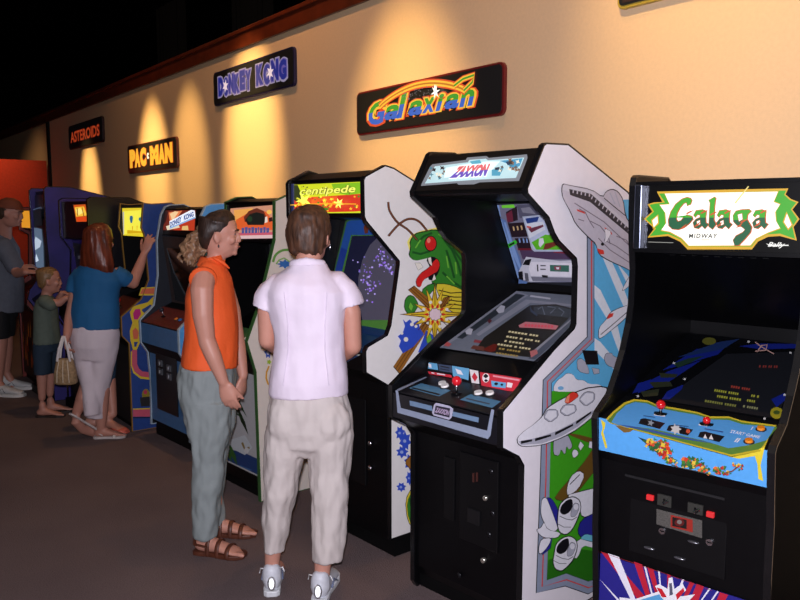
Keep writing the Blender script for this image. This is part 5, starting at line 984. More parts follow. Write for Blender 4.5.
def face(H, parent, brow=(70, 46, 32), lip=(168, 92, 90), eye=(90, 110, 120)):
    P_, k, f, s, u = H['P'], H['k'], H['f'], H['s'], H['u']
    for q in (-1, 1):
        g = Geo(); g.ell(P_(.0655, q*.031, .1125), (.0115*k,)*3, 0, 14); g.ell(P_(.0738, q*.031, .1125), (.0042*k, .0062*k, .0062*k), 1, 10, f, s, u); g.ell(P_(.0768, q*.031, .1125), (.0018*k, .003*k, .003*k), 2, 8, f, s, u)
        g.build('eye', [M((225, 218, 214), .25), M(eye, .2), BLK], parent, True)
        g = Geo(); g.limb([P_(.088, q*.014, .128), P_(.089, q*.030, .134), P_(.079, q*.048, .129)], [(.0028*k, .004*k)]*3, n=8); g.build('eyebrow', M(brow, .8), parent, True)
    g = Geo(); g.limb([P_(.083, -.02, .048), P_(.0895, 0, .0495), P_(.083, .02, .048)], [(.0035*k, .0045*k), (.005*k, .0075*k), (.0035*k, .0045*k)], n=10); g.build('lips', M(lip, .45), parent, True)
def hand(g, w_, d, n_, th, curl=.35, size=1.0, mi=0, spread=.06, thumb=.7):
    """w_ wrist, d along the hand, n_ palm-facing normal, th towards the thumb"""
    w_ = V(w_); d = V(d).normalized(); n_ = V(n_); n_ = (n_-d*n_.dot(d)).normalized(); th_ = d.cross(n_); 
    if th_.dot(V(th)) < 0: th_ = -th_
    k = size
    g.tube([(w_-d*.02*k, .026*k, .019*k, th_), (w_+d*.008*k, .027*k, .018*k, th_), (w_+d*.035*k, .036*k, .016*k, th_), (w_+d*.065*k, .041*k, .0145*k, th_), (w_+d*.088*k, .040*k, .012*k, th_), (w_+d*.096*k, .034*k, .008*k, th_)], mi, 16)
    for i, (o, L) in enumerate(((.029, .070), (.010, .078), (-.009, .073), (-.027, .058))):
        p = w_+(d*(.083-abs(o-.008)*.15)+th_*o)*k; dd = (d+th_*spread*(1.2-i*.8)).normalized(); pts = [p]; rad = [.0094*k]
        for j, seg in enumerate((.46, .30, .24)):
            a = curl*(1+.25*i)*(.6 if j == 0 else 1); dd = (dd*math.cos(a)+n_*math.sin(a)).normalized(); p = p+dd*L*seg*k; pts.append(p); rad.append((.0088-.0009*j)*k)
        g.limb(pts, rad, mi, 10)
    p = w_+(d*.022+th_*.026)*k; dd = (d*.75+th_*thumb+n_*.25).normalized(); pts = [p]; rad = [.0135*k]
    for j, seg in enumerate((.038, .030, .024)):
        if j: dd = (dd+d*.28+n_*curl*.6).normalized()
        p = p+dd*seg*k; pts.append(p); rad.append((.0115-.0012*j)*k)
    g.limb(pts, rad, mi, 10)
def foot(g, ankle, toe_dir, L=.24, mi=0, k=1.0, sole=.012, toes=True):
    a = V(ankle); d = V(toe_dir); d.z = 0; d.normalize(); s = V((-d.y, d.x, 0)); z0 = sole; heel = V((a.x, a.y, 0))-d*.05*k
    P_ = lambda t, z: heel+d*L*t+V((0, 0, z))
    g.tube([(P_(.0, z0+.022*k), .018*k, .02*k, s), (P_(.08, z0+.03*k), .030*k, .03*k, s), (P_(.22, z0+.038*k), .033*k, .04*k, s), (P_(.42, z0+.034*k), .035*k, .033*k, s), (P_(.62, z0+.024*k), .042*k, .022*k, s), (P_(.78, z0+.017*k), .046*k, .015*k, s), (P_(.88, z0+.013*k), .042*k, .011*k, s)], mi, 16)
    g.limb([a+V((0, 0, .05)), P_(.23, z0+.055*k), P_(.25, z0+.03*k)], [.034*k, .034*k, .032*k], mi)
    if toes:
        for i, (o, L2, r_) in enumerate(((-.028, .05, .012), (-.010, .048, .009), (.006, .042, .0085), (.021, .034, .008), (.034, .026, .0078))):
            p = P_(.84-.02*i, z0+.011*k)+s*o*k; g.limb([p, p+d*L2*.6*k, p+d*L2*k-V((0, 0, .002))], [r_*k, r_*k, r_*.9*k], mi, 8)
    return dict(h=heel, d=d, s=s, L=L, z=z0, P=P_)
def sole_geo(g, ft, w_=.048, th=.014, z=0, mi=0, ext=1.06):
    P0 = ft['h']; d, s, L = ft['d'], ft['s'], ft['L']; o = []
    for t, a in ((-.05, .45), (.0, .72), (.12, .80), (.35, .74), (.6, .95), (.8, 1.05), (.95, .9), (ext, .5)): o.append((t, a))
    pts = [P0+d*L*t+s*w_*a for t, a in o]+[P0+d*L*t-s*w_*a for t, a in o[::-1]]
    g.prism([V((p.x, p.y, z)) for p in pts], (0, 0, th), mi)
class Person(Frame):
    def __init__(s, px_, py_, label, name='person', cat='person', phi=52.8, z=0):
        r_ = fw+rt*((px_-400)/F)-up*((py_-300)/F); p = CAMP+r_*((0-CAMP.z)/r_.z)
        super().__init__(p.x, p.y, phi, name, label, cat)
    def J(s, x, y, d=0): return s.px(x, y, (0, d, 0), (0, 1, 0))
def rings(L, dirA=(1, 0, 0)): return [(V(c), a, b, V(dirA)) for c, a, b in L]

# ---- woman in the white shirt, seen from behind
W = Person(295, 590, 'person with short brown hair in a white short-sleeved shirt and pale cropped trousers, back turned')
J = W.J; e = W.e; mpp = (J(301, 300)-J(300, 300)).length      # metres per pixel at her distance
hf = V((.34, .94, 0)).normalized()
g = Geo(); chin = J(311, 260, .05); H = head(g, chin+V((0, 0, -.012)), hf, 1.0, V((0, .05, 1)))
nb = J(308, 268, .01); g.limb([nb+V((0, 0, -.05)), nb+V((0, 0, .03)), chin+V((-.0, -.03, .03)), chin+V((0, -.02, .07))], [.062, .052, .052, .05], n=16)
shL, shR = J(268, 290, .02), J(346, 288, .02)
elL, elR = J(267, 340, .03), J(353, 346, .03); wrL, wrR = J(283, 352, .22), J(341, 358, .14)
g.limb([J(274, 293, .02), J(267, 312, .02), elL], [.042, .041, .036]); g.limb([elL, (elL+wrL)/2, wrL], [.037, .034, .024])
g.limb([J(342, 292, .02), J(351, 312, .02), elR], [.042, .042, .037]); g.limb([elR, (elR+wrR)/2, wrR], [.038, .034, .024])
hand(g, wrL, (.75, .55, .1), (.2, .9, 0), (0, 0, 1), .5); hand(g, wrR, (-.95, .1, .1), (.1, .9, 0), (0, 0, 1), .5)
g.tube(rings([(J(307, 380), .11, .08), (J(307, 330), .105, .075), (J(307, 295), .12, .07), (J(307, 284), .08, .05), (J(307, 274), .05, .045)]), 0, 20)
aL, aR = J(272, 566, 0), J(321.5, 582, -.07)
kL, kR = J(279, 480, .01), J(330, 485, -.01)
g.limb([J(288, 430, .02), kL, (kL+aL)/2+V((0, -.01, .03)), aL+V((0, 0, .0))], [.07, .05, .048, .031]); g.limb([J(327, 430, .02), kR, (kR+aR)/2+V((0, -.01, .03)), aR], [.07, .05, .048, .031])
for a in (aL, aR): g.limb([a, V((a.x, a.y+.0, .07)), V((a.x, a.y+.05, .05)), V((a.x, a.y+.14, .035))], [.031, .033, .032, .034])
body = fuse(g, 'body', SKIN, e, .0065, 3)
face(H, body)
# hair: short brown crop
P_ = H['P']; g = Geo(); f, s_, u = H['f'], H['s'], H['u']; c = H['c']
g.tube([(c+u*z+f*o, a, b, f) for z, o, a, b in ((.035, -.068, .022, .05), (.06, -.052, .052, .066), (.10, -.034, .078, .080), (.14, -.024, .092, .086), (.175, -.014, .098, .085), (.205, -.010, .088, .075), (.228, -.012, .062, .054), (.238, -.014, .03, .028))], 0, 24)
random.seed(4)
for k in range(60):
    a = random.uniform(R(75), R(285)); z0 = random.uniform(.15, .22); r0 = .085*math.sqrt(max(.05, 1-((z0-.12)/.12)**2)); q = lambda t, z, rr: c+u*z+f*(-.02+(rr+.004)*1.08*math.cos(t))+s_*rr*math.sin(t)
    z1 = random.uniform(.03, .075) if R(110) < a < R(250) else random.uniform(.06, .10)
    g.limb([q(a, z0, r0+.002), q(a+.05, (z0+z1)/2+.01, .084), q(a+.08, z1+.015, .072), q(a+.1, z1, .062)], [.006, .011, .009, .004], n=6)
for k in range(16):
    a = random.uniform(0, 6.28); g.limb([c+u*.236-f*.02, c+u*.222+f*(.045*math.cos(a)-.015)+s_*.045*math.sin(a), c+u*.19+f*(.088*math.cos(a)-.014)+s_*.08*math.sin(a)], [.008, .01, .006], n=6)
fuse(g, 'hair', strand((44, 26, 18), (96, 62, 42), (60, 60, 9), .55), body, .006, 1)
ear = P_(.0, -.088, .066)
g = Geo(); g.ell(P_(-.004, -.088, .062), (.003, .003, .009)); g.ell(P_(-.004, -.0885, .075), (.002, .002, .006)); g.build('earring', CHR, body, True)
# shirt
g = Geo()
def ring_px(y, x0, x1, b, d=0): a_, c_ = J(x0, y, d), J(x1, y, d); return ((a_+c_)/2, (c_-a_).length/2, b)
g.tube(rings([ring_px(394, 270, 348, .135), ring_px(380, 269.5, 348, .135), ring_px(362, 272, 346, .118), ring_px(345, 274.5, 344.5, .108), ring_px(325, 272, 345, .112), ring_px(305, 268, 348, .12), ring_px(292, 266, 348.5, .118), ring_px(283, 271, 343, .105), ring_px(276, 279, 336, .088), ring_px(269, 288, 328, .07), ring_px(263, 291, 325, .06)]), 0, 32)
g.tube([(J(289, 282, .02), .055, .038, (0, 1, 0)), (J(278, 285, .02), .066, .048, (0, 1, 0)), (J(270, 292, .02), .066, .050, (0, 1, 0)), (J(265.5, 300, .02), .064, .052, (0, 1, 0)), (J(263.5, 308, .02), .066, .054, (0, 1, 0))], 0, 20)
g.tube([(J(325, 281, .02), .055, .038, (0, 1, 0)), (J(337, 283, .02), .066, .048, (0, 1, 0)), (J(345, 290, .02), .066, .050, (0, 1, 0)), (J(349, 298, .02), .064, .052, (0, 1, 0)), (J(351, 306, .02), .066, .054, (0, 1, 0))], 0, 20)
shirtM = M((226, 212, 228), .7, var=.03, scale=5, bump=.25, bscale=18)
shirt = fuse(g, 'shirt', shirtM, e, .007, 2, wr=.010, wscale=9, fold=(1, 1, .7))
g = Geo()
for k in range(11):
    t = R(200+k*14)
    g.ell(J(308, 262, .01)+V((.062*math.cos(t), .058*math.sin(t), .004-.012*abs(math.cos(t)))), (.02, .012, .021), 0, 10)
fuse(g, 'collar', shirtM, shirt, .006, 3)
g = Geo()
for xa in ((284, 288, 283), (327, 325, 329)):
    g.limb([J(xa[0], 292, -.108), J(xa[1], 325, -.103), J(xa[1], 350, -.100), J(xa[2], 385, -.124)], [.0018]*4, n=6)
g.build('seam', M((222, 208, 226), .8), shirt, True)
# cropped trousers
tro = M((196, 186, 182), .8, var=.05, scale=8, bump=.2, bscale=30)
g = Geo()
g.tube(rings([ring_px(386, 273, 345, .105), ring_px(398, 270, 347.5, .118, -.0), ring_px(412, 267, 351, .125, -.0), ring_px(428, 266, 353, .122, .0), ring_px(440, 267, 352, .105, .0), ring_px(450, 280, 340, .07, .01)]), 0, 32)
for q in (0, 1):
    xs = ((430, 265, 309), (450, 264, 305), (470, 263.5, 300), (491, 263, 296.5), (510, 263, 292), (530, 263, 288.5), (548, 263.5, 286)) if q == 0 else ((430, 309, 353.5), (450, 309.5, 352), (470, 310, 350), (491, 310.5, 349), (515, 311, 347.5), (540, 312, 345), (560, 313, 342.5))
    g.tube(rings([ring_px(y, a, b, .112 if y < 460 else .082 if y > 500 else .096, .01-(.08 if q else 0)*max(0, (y-440)/120)) for y, a, b in xs]), 0, 24)
for q in (287, 330): g.ell(J(q, 420, -.04), (.085, .085, .11))
fuse(g, 'trousers', tro, e, .007, 2, wr=.011, wscale=14, fold=(1.2, 1.2, .55))
# white training shoes with a reflective heel tab
for a, y in ((aL, 0), (aR, 1)):
    d = V((-.12 if y == 0 else .12, 1, 0)).normalized(); ft = dict(h=V((a.x, a.y, 0))-d*.055, d=d, s=V((-d.y, d.x, 0)), L=.255)
    P2 = lambda t, z, o=0: ft['h']+d*ft['L']*t+V((0, 0, z))+ft['s']*o
    g = Geo(); sd = ft['s']
    g.tube([(P2(-.01, .05), .024, .026, sd), (P2(.06, .058), .036, .045, sd), (P2(.22, .06), .040, .05, sd), (P2(.42, .052), .040, .036, sd), (P2(.62, .042), .045, .028, sd), (P2(.82, .036), .045, .02, sd), (P2(.97, .03), .03, .014, sd)], 0, 20)
    g.limb([P2(.14, .06), P2(.13, .095)], [.042, .040])
    sh_ = fuse(g, 'shoe', M((206, 208, 216), .5, bump=.1), e, .006, 2)
    g = Geo(); sole_geo(g, ft, .046, .026); g.build('sole', M((214, 216, 220), .5), sh_, bevel=.005)
    g = Geo(); c0 = P2(-.052, .062); cw = W.w(c0); nv = (CAMP+V((0, 0, .07))-cw).normalized(); nl = V((nv.dot(W.X), nv.dot(W.Y), nv.z)); sx = V((nl.y, -nl.x, 0)).normalized(); g.ell(c0+nl*.012, (.017, .004, .028), 0, 18, sx, nl, sx.cross(nl))
    g.build('reflective_heel_tab', M((250, 252, 255), .3, 1, var=.01), sh_, True)
    g = Geo()
    for o in (-.038, .038): g.limb([P2(.30, .09, 0), P2(.2, .10, o*1.1), P2(.1, .115, o*1.2), P2(.14, .09, o*1.35)], [.003]*4, n=6)
    g.build('lace', M((235, 235, 238), .7), sh_, True)
    g = Geo()
    for o in (-1, 1): g.limb([P2(.25, .045, o*.043), P2(.45, .06, o*.040), P2(.6, .034, o*.047)], [(.003, .005)]*3, n=6)
    g.build('shoe_stripe', M((120, 130, 160), .5), sh_, True)
# watch
g = Geo(); dW = (wrR-elR).normalized(); cW = wrR-dW*.02; g.cyl(cW-dW*.011, cW+dW*.011, .0285, 0, 24); g.cyl(cW+V((0, -.03, 0)), cW+V((0, -.037, 0)), .014, 1); g.build('wristwatch', [M((16, 16, 18), .4), M((225, 225, 220), .2)], e, True)

# ---- woman in the orange sleeveless shirt, in profile
O = Person(221, 548, 'person with curly brown ponytail in an orange sleeveless shirt and grey trousers, seen in profile')
J = O.J; e = O.e
ff = V((.985, .10, 0)).normalized(); g = Geo()
H = head(g, J(221.5, 257, .0), ff, .92, V((-.03, 0, 1)))
g.limb([J(209, 277, .0), J(213, 266, .0), J(217, 255, .0), J(216, 247, .0)], [.055, .043, .043, .046], n=16)
g.tube(rings([(J(209, 360), .10, .12), (J(209, 320), .09, .12), (J(209, 285), .09, .14), (J(209, 272), .07, .10), (J(211, 266), .045, .05)]), 0, 20)
# near arm
g.limb([J(204, 278, -.12), J(202, 290, -.16), J(203, 315, -.175), J(207, 341, -.17)], [(.052, .05), (.052, .05), (.047, .045), (.038, .037)]); wN = J(223.5, 382, -.17)
g.limb([J(207, 341, -.17), J(214, 358, -.175), wN], [.040, .037, .025])
hand(g, wN, (.28, .02, -1), (.1, .9, 0), (1, 0, 0), .3, .95, thumb=.3)
# far arm
g.limb([J(222, 280, .14), J(232, 310, .17), J(238, 345, .17)], [.045, .042, .036]); wF = J(243, 375, .15)
g.limb([J(238, 345, .17), J(240, 358, .165), wF], [.037, .034, .025])
hand(g, wF, (-.05, -.1, -1), (-.8, .2, 0), (.5, -.9, 0), .3, .95, thumb=.3)
aN, aF = J(206, 534, -.06), J(217, 516, .15)
g.limb([J(208, 430, -.05), J(209, 480, -.05), aN], [.07, .055, .032]); g.limb([J(212, 430, .1), J(212, 470, .12), aF], [.06, .045, .03])
tN, tF = V((.97, -.22, 0)), V((.99, -.02, 0))
f1 = foot(g, V((aN.x, aN.y, .06)), tN, .235); f2 = foot(g, V((aF.x, aF.y, .06)), tF, .235)
body = fuse(g, 'body', SKIN, e, .006, 3); face(H, body, (84, 56, 40), (168, 104, 96))
P_, f, s_, u, c = H['P'], H['f'], H['s'], H['u'], H['c']
darkhair = strand((26, 17, 14), (64, 43, 34), (70, 70, 18), .5)
g = Geo()
g.tube([(c+(u*z+f*o)*.92, a*.94, b*.94, f) for z, o, a, b in ((.045, -.078, .018, .04), (.07, -.070, .036, .060), (.10, -.064, .046, .076), (.13, -.052, .062, .082), (.155, -.028, .090, .0835), (.18, -.012, .094, .082), (.2, -.008, .084, .071), (.217, -.012, .064, .054), (.231, -.016, .032, .03))], 0, 24)
random.seed(6)
for k in range(26):
    t = random.uniform(-1, 1); zz = random.uniform(.13, .2); g.limb([P_(.05-.02*abs(t), t*.07, .17+.045*(1-abs(t))), P_(-.02, t*.085, .18), P_(-.08, t*.05, .14), P_(-.11, t*.01, .115)], [.006, .009, .008, .007], n=6)
hr = fuse(g, 'hair', darkhair, body, .006, 1)
pb = P_(-.112, 0, .125)
g = Geo(); random.seed(9); curl_c = [J(203, 229, 0), J(197, 236, 0), J(193, 246, 0), J(192, 257, 0), J(193, 266, 0)]
for k in range(46):
    a = random.uniform(0, 6.28); rr = random.uniform(.25, 1); pts = []
    L_ = random.uniform(.7, 1.08)
    for j in range(12):
        t = j/11*L_*4; i_ = min(3, int(t)); q = curl_c[i_].lerp(curl_c[min(4, i_+1)], t-i_); R_ = (.018+.042*math.sin(min(1, j/11)*math.pi*.62))*rr
        pts.append(q+V((R_*math.cos(a), R_*math.sin(a), 0))+V((.009*math.sin(j*1.9+k), .009*math.cos(j*1.9+k*2), 0)))
    g.limb(pts, [.005]+[.0075]*10+[.003], n=6)
pn = fuse(g, 'ponytail', strand((84, 58, 42), (160, 122, 90), (40, 40, 40), .45), hr, .0055, 1)
g = Geo(); g.tube([(J(203.5, 227, 0), .024, .024, (0, 1, 0)), (J(200, 231, 0), .026, .026, (0, 1, 0))], 0, 16); g.build('hair_tie', M((120, 96, 70), .6), hr, True)
g = Geo(); g.ell(P_(.0, -.088, .058), (.004, .003, .008)); g.build('earring', M((60, 50, 50), .3, .8), body, True)
orange = M((234, 92, 34), .75, var=.05, scale=6, bump=.3, bscale=26)
g = Geo()
def ring_o(y, x0, x1, b, d=0): a_, c_ = J(x0, y, d), J(x1, y, d); return ((a_+c_)/2, (c_-a_).length/2, b)
g.tube(rings([ring_o(365, 182, 238, .165), ring_o(350, 183, 238, .155), ring_o(330, 185, 238, .142), ring_o(312, 186, 237.5, .14), ring_o(298, 186.5, 236, .145), ring_o(286, 190, 234, .145), ring_o(276, 195, 231, .13), ring_o(268, 199, 227, .09), ring_o(262, 203, 225, .062)]), 0, 32)
shirt = fuse(g, 'shirt', orange, e, .007, 2, wr=.008, wscale=9, fold=(1, 1, .5))
g = Geo()
g.tube([(J(211, 268, 0), .066, .072, (1, 0, 0)), (J(213, 259, 0), .057, .058, (1, 0, 0)), (J(214, 256.5, 0), .056, .056, (1, 0, 0)), (J(213.5, 261, 0), .051, .05, (1, 0, 0))], 0, 24, close=False)
g.limb([J(214, 258, -.05), J(223, 263, -.045), J(229, 268, -.03)], [(.008, .012), (.009, .016), (.004, .004)], n=8); g.limb([J(214, 258, .05), J(223, 263, .045), J(229, 268, .03)], [(.008, .012), (.009, .016), (.004, .004)], n=8)
g.build('collar', orange, shirt, True)
g = Geo()
g.tube([(J(203, 279, -.128), .058, .062, (0, 0, 1)), (J(203, 280, -.142), .056, .06, (0, 0, 1))], 0, 24)
g.build('armhole_binding', orange, shirt, True)
grey = M((134, 142, 142), .8, var=.05, scale=8, bump=.2, bscale=30)
g = Geo()
g.tube(rings([ring_o(357, 189, 231, .12), ring_o(364, 184, 234, .14), ring_o(369, 180, 235.5, .15), ring_o(380, 178, 236, .15), ring_o(396, 180, 235, .145), ring_o(410, 184, 233, .12), ring_o(422, 188, 230, .09)]), 0, 32)
g.tube(rings([ring_o(y, a, b, c_, -.06) for y, a, b, c_ in ((400, 182, 234, .09), (425, 187, 230, .085), (450, 192, 226, .078), (475, 193.5, 223, .072), (500, 193.5, 220.5, .068), (520, 193.5, 218.5, .066), (536, 193.5, 219, .066))]), 0, 24)
g.tube(rings([ring_o(y, a, b, c_, .10+(y-400)*.0005) for y, a, b, c_ in ((400, 186, 237, .09), (425, 192, 234, .085), (450, 197, 228, .075), (475, 201, 225, .07), (500, 205, 223.5, .066), (515, 206, 224.5, .066), (522, 206, 225, .066))]), 0, 24)
fuse(g, 'trousers', grey, e, .007, 2, wr=.012, wscale=14, fold=(1.2, 1.2, .55))
leather = M((84, 42, 26), .5, var=.2, scale=30)
for ft in (f1, f2):
    g = Geo(); sole_geo(g, ft, .05, .02); sd_ = g.build('sandal', leather, e, bevel=.004); Pf = ft['P']; s2 = ft['s']
    for t, h_, w2 in ((.30, .075, .038), (.52, .062, .044), (.74, .042, .05)):
        g = Geo(); pts = []
        for k in range(13):
            a = math.pi*k/12; pts.append(Pf(t, .012)+s2*w2*math.cos(a)+V((0, 0, h_*math.sin(a)**.7)))
        g.limb(pts, [(.011, .0035)]*13, n=8, d=tuple(ft['d'])); g.build('strap', leather, sd_, True)
    g = Geo(); g.limb([Pf(.30, .05)+s2*.04, Pf(.04, .055)+s2*.034, Pf(-.05, .06), Pf(.04, .055)-s2*.034, Pf(.30, .05)-s2*.04], [(.0035, .01)]*5, n=8, d=(0, 0, 1)); g.build('strap', leather, sd_, True)

# ---- woman in the blue shirt with long red hair, seen from behind
B = Person(100, 438, 'person with long red hair in blue shirt and white cropped trousers, holding a bag')
J = B.J; e = B.e; g = Geo()
H = head(g, J(101, 257, .03), (.35, .93, 0), 1.0)
g.limb([J(101, 272, 0), J(101, 262, 0), J(101, 254, 0)], [.06, .05, .05], n=14)
g.tube(rings([(J(98, 325), .14, .10), (J(99, 290), .12, .08), (J(101, 276), .10, .06), (J(101, 265), .05, .05)]), 0, 20)
eR = J(133, 283, .08); wR = J(144, 254, .19)
g.limb([J(118, 274, .03), J(124, 279, .04), eR], [.05, .048, .04]); g.limb([eR, J(139, 268, .15), wR], [.042, .038, .026]); hand(g, wR, (.35, .1, .9), (.3, .9, 0), (-1, .1, 0), .25, 1.0, spread=.14)
eL = J(73, 305, 0); wL = J(67, 336, -.13)
g.limb([J(80, 274, .02), J(76, 288, 0), eL], [.05, .046, .039]); g.limb([eL, J(69.5, 320, -.05), wL], [.041, .037, .027]); hand(g, wL, (-.1, 0, -1), (.9, .2, 0), (.2, 1, 0), .9, .95)
aR_, aL_ = J(101, 427, -.0), J(77, 412, -.06)
g.limb([J(102, 390, 0), J(101, 412, 0), aR_], [.055, .048, .034]); f1 = foot(g, V((aR_.x, aR_.y, .06)), (.8, .12, 0), .2, k=.85)
kL_ = J(88, 385, -.02); g.limb([kL_, J(83, 398, -.06), aL_], [.055, .05, .034])
# rear foot, heel lifted, toes on the floor
tl = V((.25, .45, 0)).normalized()
toe = V((aL_.x+.10, aL_.y+.12, .02)); g.limb([aL_, aL_+V((.0, -.03, -.06)), (aL_+toe)/2+V((-.02, -.03, -.04)), toe], [.034, .035, (.036, .03), (.04, .02)])
body = fuse(g, 'body', SKIN2, e, .008, 2); face(H, body)
redh = strand((70, 26, 14), (124, 54, 30), (40, 40, 5), .4)
g = Geo(); c, f, s_, u = H['c'], H['f'], H['s'], H['u']
g.tube([(c+u*z+f*o, a, b, f) for z, o, a, b in ((-.10, -.065, .04, .118), (-.06, -.06, .058, .128), (.0, -.05, .075, .118), (.05, -.04, .085, .106), (.10, -.03, .095, .10), (.15, -.02, .104, .096), (.20, -.012, .092, .08), (.225, -.012, .064, .056), (.238, -.014, .03, .03))], 0, 28)
random.seed(12)
for k in range(60):
    t = random.uniform(R(90), R(270)); z0 = random.uniform(.1, .2); q = lambda t, z, ra, rb: c+u*z+f*(-.03+ra*math.cos(t))+s_*rb*math.sin(t)
    g.limb([q(t, z0, .085, .085), q(t, .04, .095, .108), q(t+.05, -.05, .085, .125), q(t+.08, -.125-random.random()*.04, .06, .115)], [.008, .012, .011, .004], n=6)
fuse(g, 'hair', redh, body, .008, 1)
blue = M((22, 92, 142), .8, var=.05, scale=6, bump=.2, bscale=20)
g = Geo()
g.tube(rings([ring_o(328, 71, 119.5, .13), ring_o(315, 71.5, 119, .125), ring_o(300, 74, 118, .115), ring_o(288, 74, 119, .115), ring_o(278, 74, 122, .115), ring_o(270, 79, 119, .095), ring_o(264, 88, 112, .065)]), 0, 28)
g.tube([(J(82, 273, .02), .055, .06, (0, 1, 0)), (J(76, 280, .01), .056, .058, (0, 1, 0)), (J(74, 290, 0), .056, .056, (0, 1, 0)), (J(74, 292, 0), .056, .056, (0, 1, 0))], 0, 18)
g.tube([(J(115, 273, .02), .055, .06, (0, 1, 0)), (J(123, 277, .04), .058, .058, (0, 1, 0)), (J(129, 281, .07), .056, .056, (0, 1, 0))], 0, 18)
fuse(g, 'shirt', blue, e, .009, 3, wr=.007, wscale=8, fold=(1, 1, .5))
white = M((214, 200, 206), .75, var=.04, scale=6, bump=.2, bscale=25)
g = Geo()
g.tube(rings([ring_o(322, 75, 117, .12), ring_o(333, 71, 119, .14), ring_o(345, 72, 118.5, .145), ring_o(358, 75, 115, .12)]), 0, 28)
g.tube(rings([ring_o(y, a, b, c_, 0) for y, a, b, c_ in ((345, 90, 119, .10), (365, 90, 114, .095), (385, 91, 109, .085), (400, 89, 107, .08), (417, 86, 106, .08))]), 0, 22)
g.tube(rings([ring_o(y, a, b, c_, d_) for y, a, b, c_, d_ in ((345, 72, 98, .10, 0), (365, 77, 100, .09, -.01), (385, 81.5, 100, .08, -.03), (400, 83, 100, .078, -.05), (415, 85, 101, .075, -.06))]), 0, 22)
fuse(g, 'trousers', white, e, .009, 3, wr=.008, wscale=8, fold=(1, 1, .6))
g = Geo(); sole_geo(g, f1, .046, .018); sl_ = g.build('sandal', M((190, 180, 176), .5), e, bevel=.003)
g = Geo(); Pf = f1['P']; g.limb([Pf(.7, .012)+f1['s']*.048, Pf(.68, .045), Pf(.7, .012)-f1['s']*.048], [(.004, .01)]*3, n=8); g.limb([Pf(.28, .03)+f1['s']*.036, Pf(.0, .045), Pf(.28, .03)-f1['s']*.036], [(.004, .008)]*3, n=8); g.build('strap', M((220, 212, 205), .5), sl_, True)
a0 = aL_+V((-.02, -.075, .0)); a1 = toe+V((.02, 0, -.012)); dd = (a1-a0); nn = V((0, 0, 1)).cross(dd).normalized()
g = Geo(); lo = dd.cross(nn).normalized()*.014
o_ = [(0, .4), (.1, .75), (.35, .72), (.6, .95), (.85, 1), (1, .6)]
g.prism([a0+dd*t+nn*.046*k_2 for t, k_2 in o_]+[a0+dd*t-nn*.046*k_2 for t, k_2 in o_[::-1]], lo); g.build('sandal', M((190, 180, 176), .5), e, bevel=.003)
# her bag hangs from her left hand
bagf = Frame(*B.w(J(66, 384, -.15)).to_2d(), 52.8, 'handbag', 'small tan woven handbag with white handles hanging from the hand of the person in blue', 'bag', z=B.w(J(66, 384, -.15)).z)
tp_ = mpp2 = (J(101, 300)-J(100, 300)).length
g = Geo(); g.tube([(V((0, 0, .0)), .062, .035, (1, 0, 0)), (V((0, 0, .01)), .078, .045, (1, 0, 0)), (V((0, 0, .09)), .074, .04, (1, 0, 0)), (V((0, 0, .17)), .056, .026, (1, 0, 0)), (V((0, 0, .18)), .050, .02, (1, 0, 0))], 0, 24, sq=.7)
bg = g.build('bag_body', M((150, 122, 88), .8, var=.3, scale=60, bump=.5), bagf.e, True)
g = Geo()
for o in (-.028, .0, .028): g.limb([(o*1.5, -.046, .02), (o*1.4, -.044, .09), (o, -.03, .17)], [.003]*3, n=6)
g.build('bag_trim', M((206, 190, 168), .6), bg, True)
for yy in (-.022, .022):
    g = Geo(); g.limb([(-.045, yy, .165), (-.03, yy*.8, .25), (-.004, yy*.3, .335), (.006, yy*.3, .335), (.03, yy*.8, .25), (.045, yy, .165)], [(.004, .009)]*6, n=8, d=(0, 1, 0)); g.build('bag_handle', M((214, 206, 204), .5), bagf.e, True)

# ---- person in jeans mostly hidden behind her
Q = Person(113, 428, 'person in jeans and orange-pink shoes, almost hidden behind the person in blue')
J = Q.J; e = Q.e; g = Geo(); off = .0
H = head(g, J(100, 274, .0), (.9, .4, 0), .82); g.limb([J(101, 290, 0), J(100, 270, 0)], [.04, .04])
g.tube(rings([(J(103, 335), .08, .06), (J(102, 300), .08, .055), (J(101, 286), .09, .05), (J(101, 274), .05, .05)]), 0, 18)
g.limb([J(93, 292, 0), J(91, 308, .0), J(95, 312, .04)], [.034, .03, .025]); g.limb([J(110, 292, 0), J(111, 308, .0), J(112, 310, .03)], [.034, .03, .025])
hand(g, J(95, 312, .04), (.6, .3, .3), (0, .2, -1), (0, 1, 0), .5, .8); hand(g, J(112, 310, .03), (-.6, .3, .3), (0, .2, -1), (0, 1, 0), .5, .8)
a1, a2 = J(113, 414, -.05), J(91, 412, -.02)
g.limb([J(109, 380, 0), a1], [.05, .032]); g.limb([J(97, 380, 0), a2], [.05, .032])
f1 = foot(g, V((a1.x-.03, a1.y-.02, .06)), (.93, -.42, 0), .22, toes=False); f2 = foot(g, V((a2.x, a2.y, .06)), (.9, .3, 0), .22, toes=False)
body = fuse(g, 'body', SKIN2, e, .009, 2)
g = Geo(); c = H['c']; g.ell(c+V((-.015, -.02, .112)), (.074, .076, .085)); fuse(g, 'hair', strand((60, 40, 30), (100, 70, 50)), body, .009, 1)
g = Geo(); g.tube(rings([ring_o(338, 92, 114, .07), ring_o(310, 92, 112, .065), ring_o(295, 91, 112, .06), ring_o(288, 94, 110, .055), ring_o(282, 97, 106, .04)]), 0, 20); fuse(g, 'shirt', M((60, 70, 80), .8), e, .009, 2)
g = Geo(); g.tube(rings([ring_o(334, 92, 114, .065), ring_o(350, 90, 116, .07), ring_o(362, 92, 115, .065)]), 0, 20)
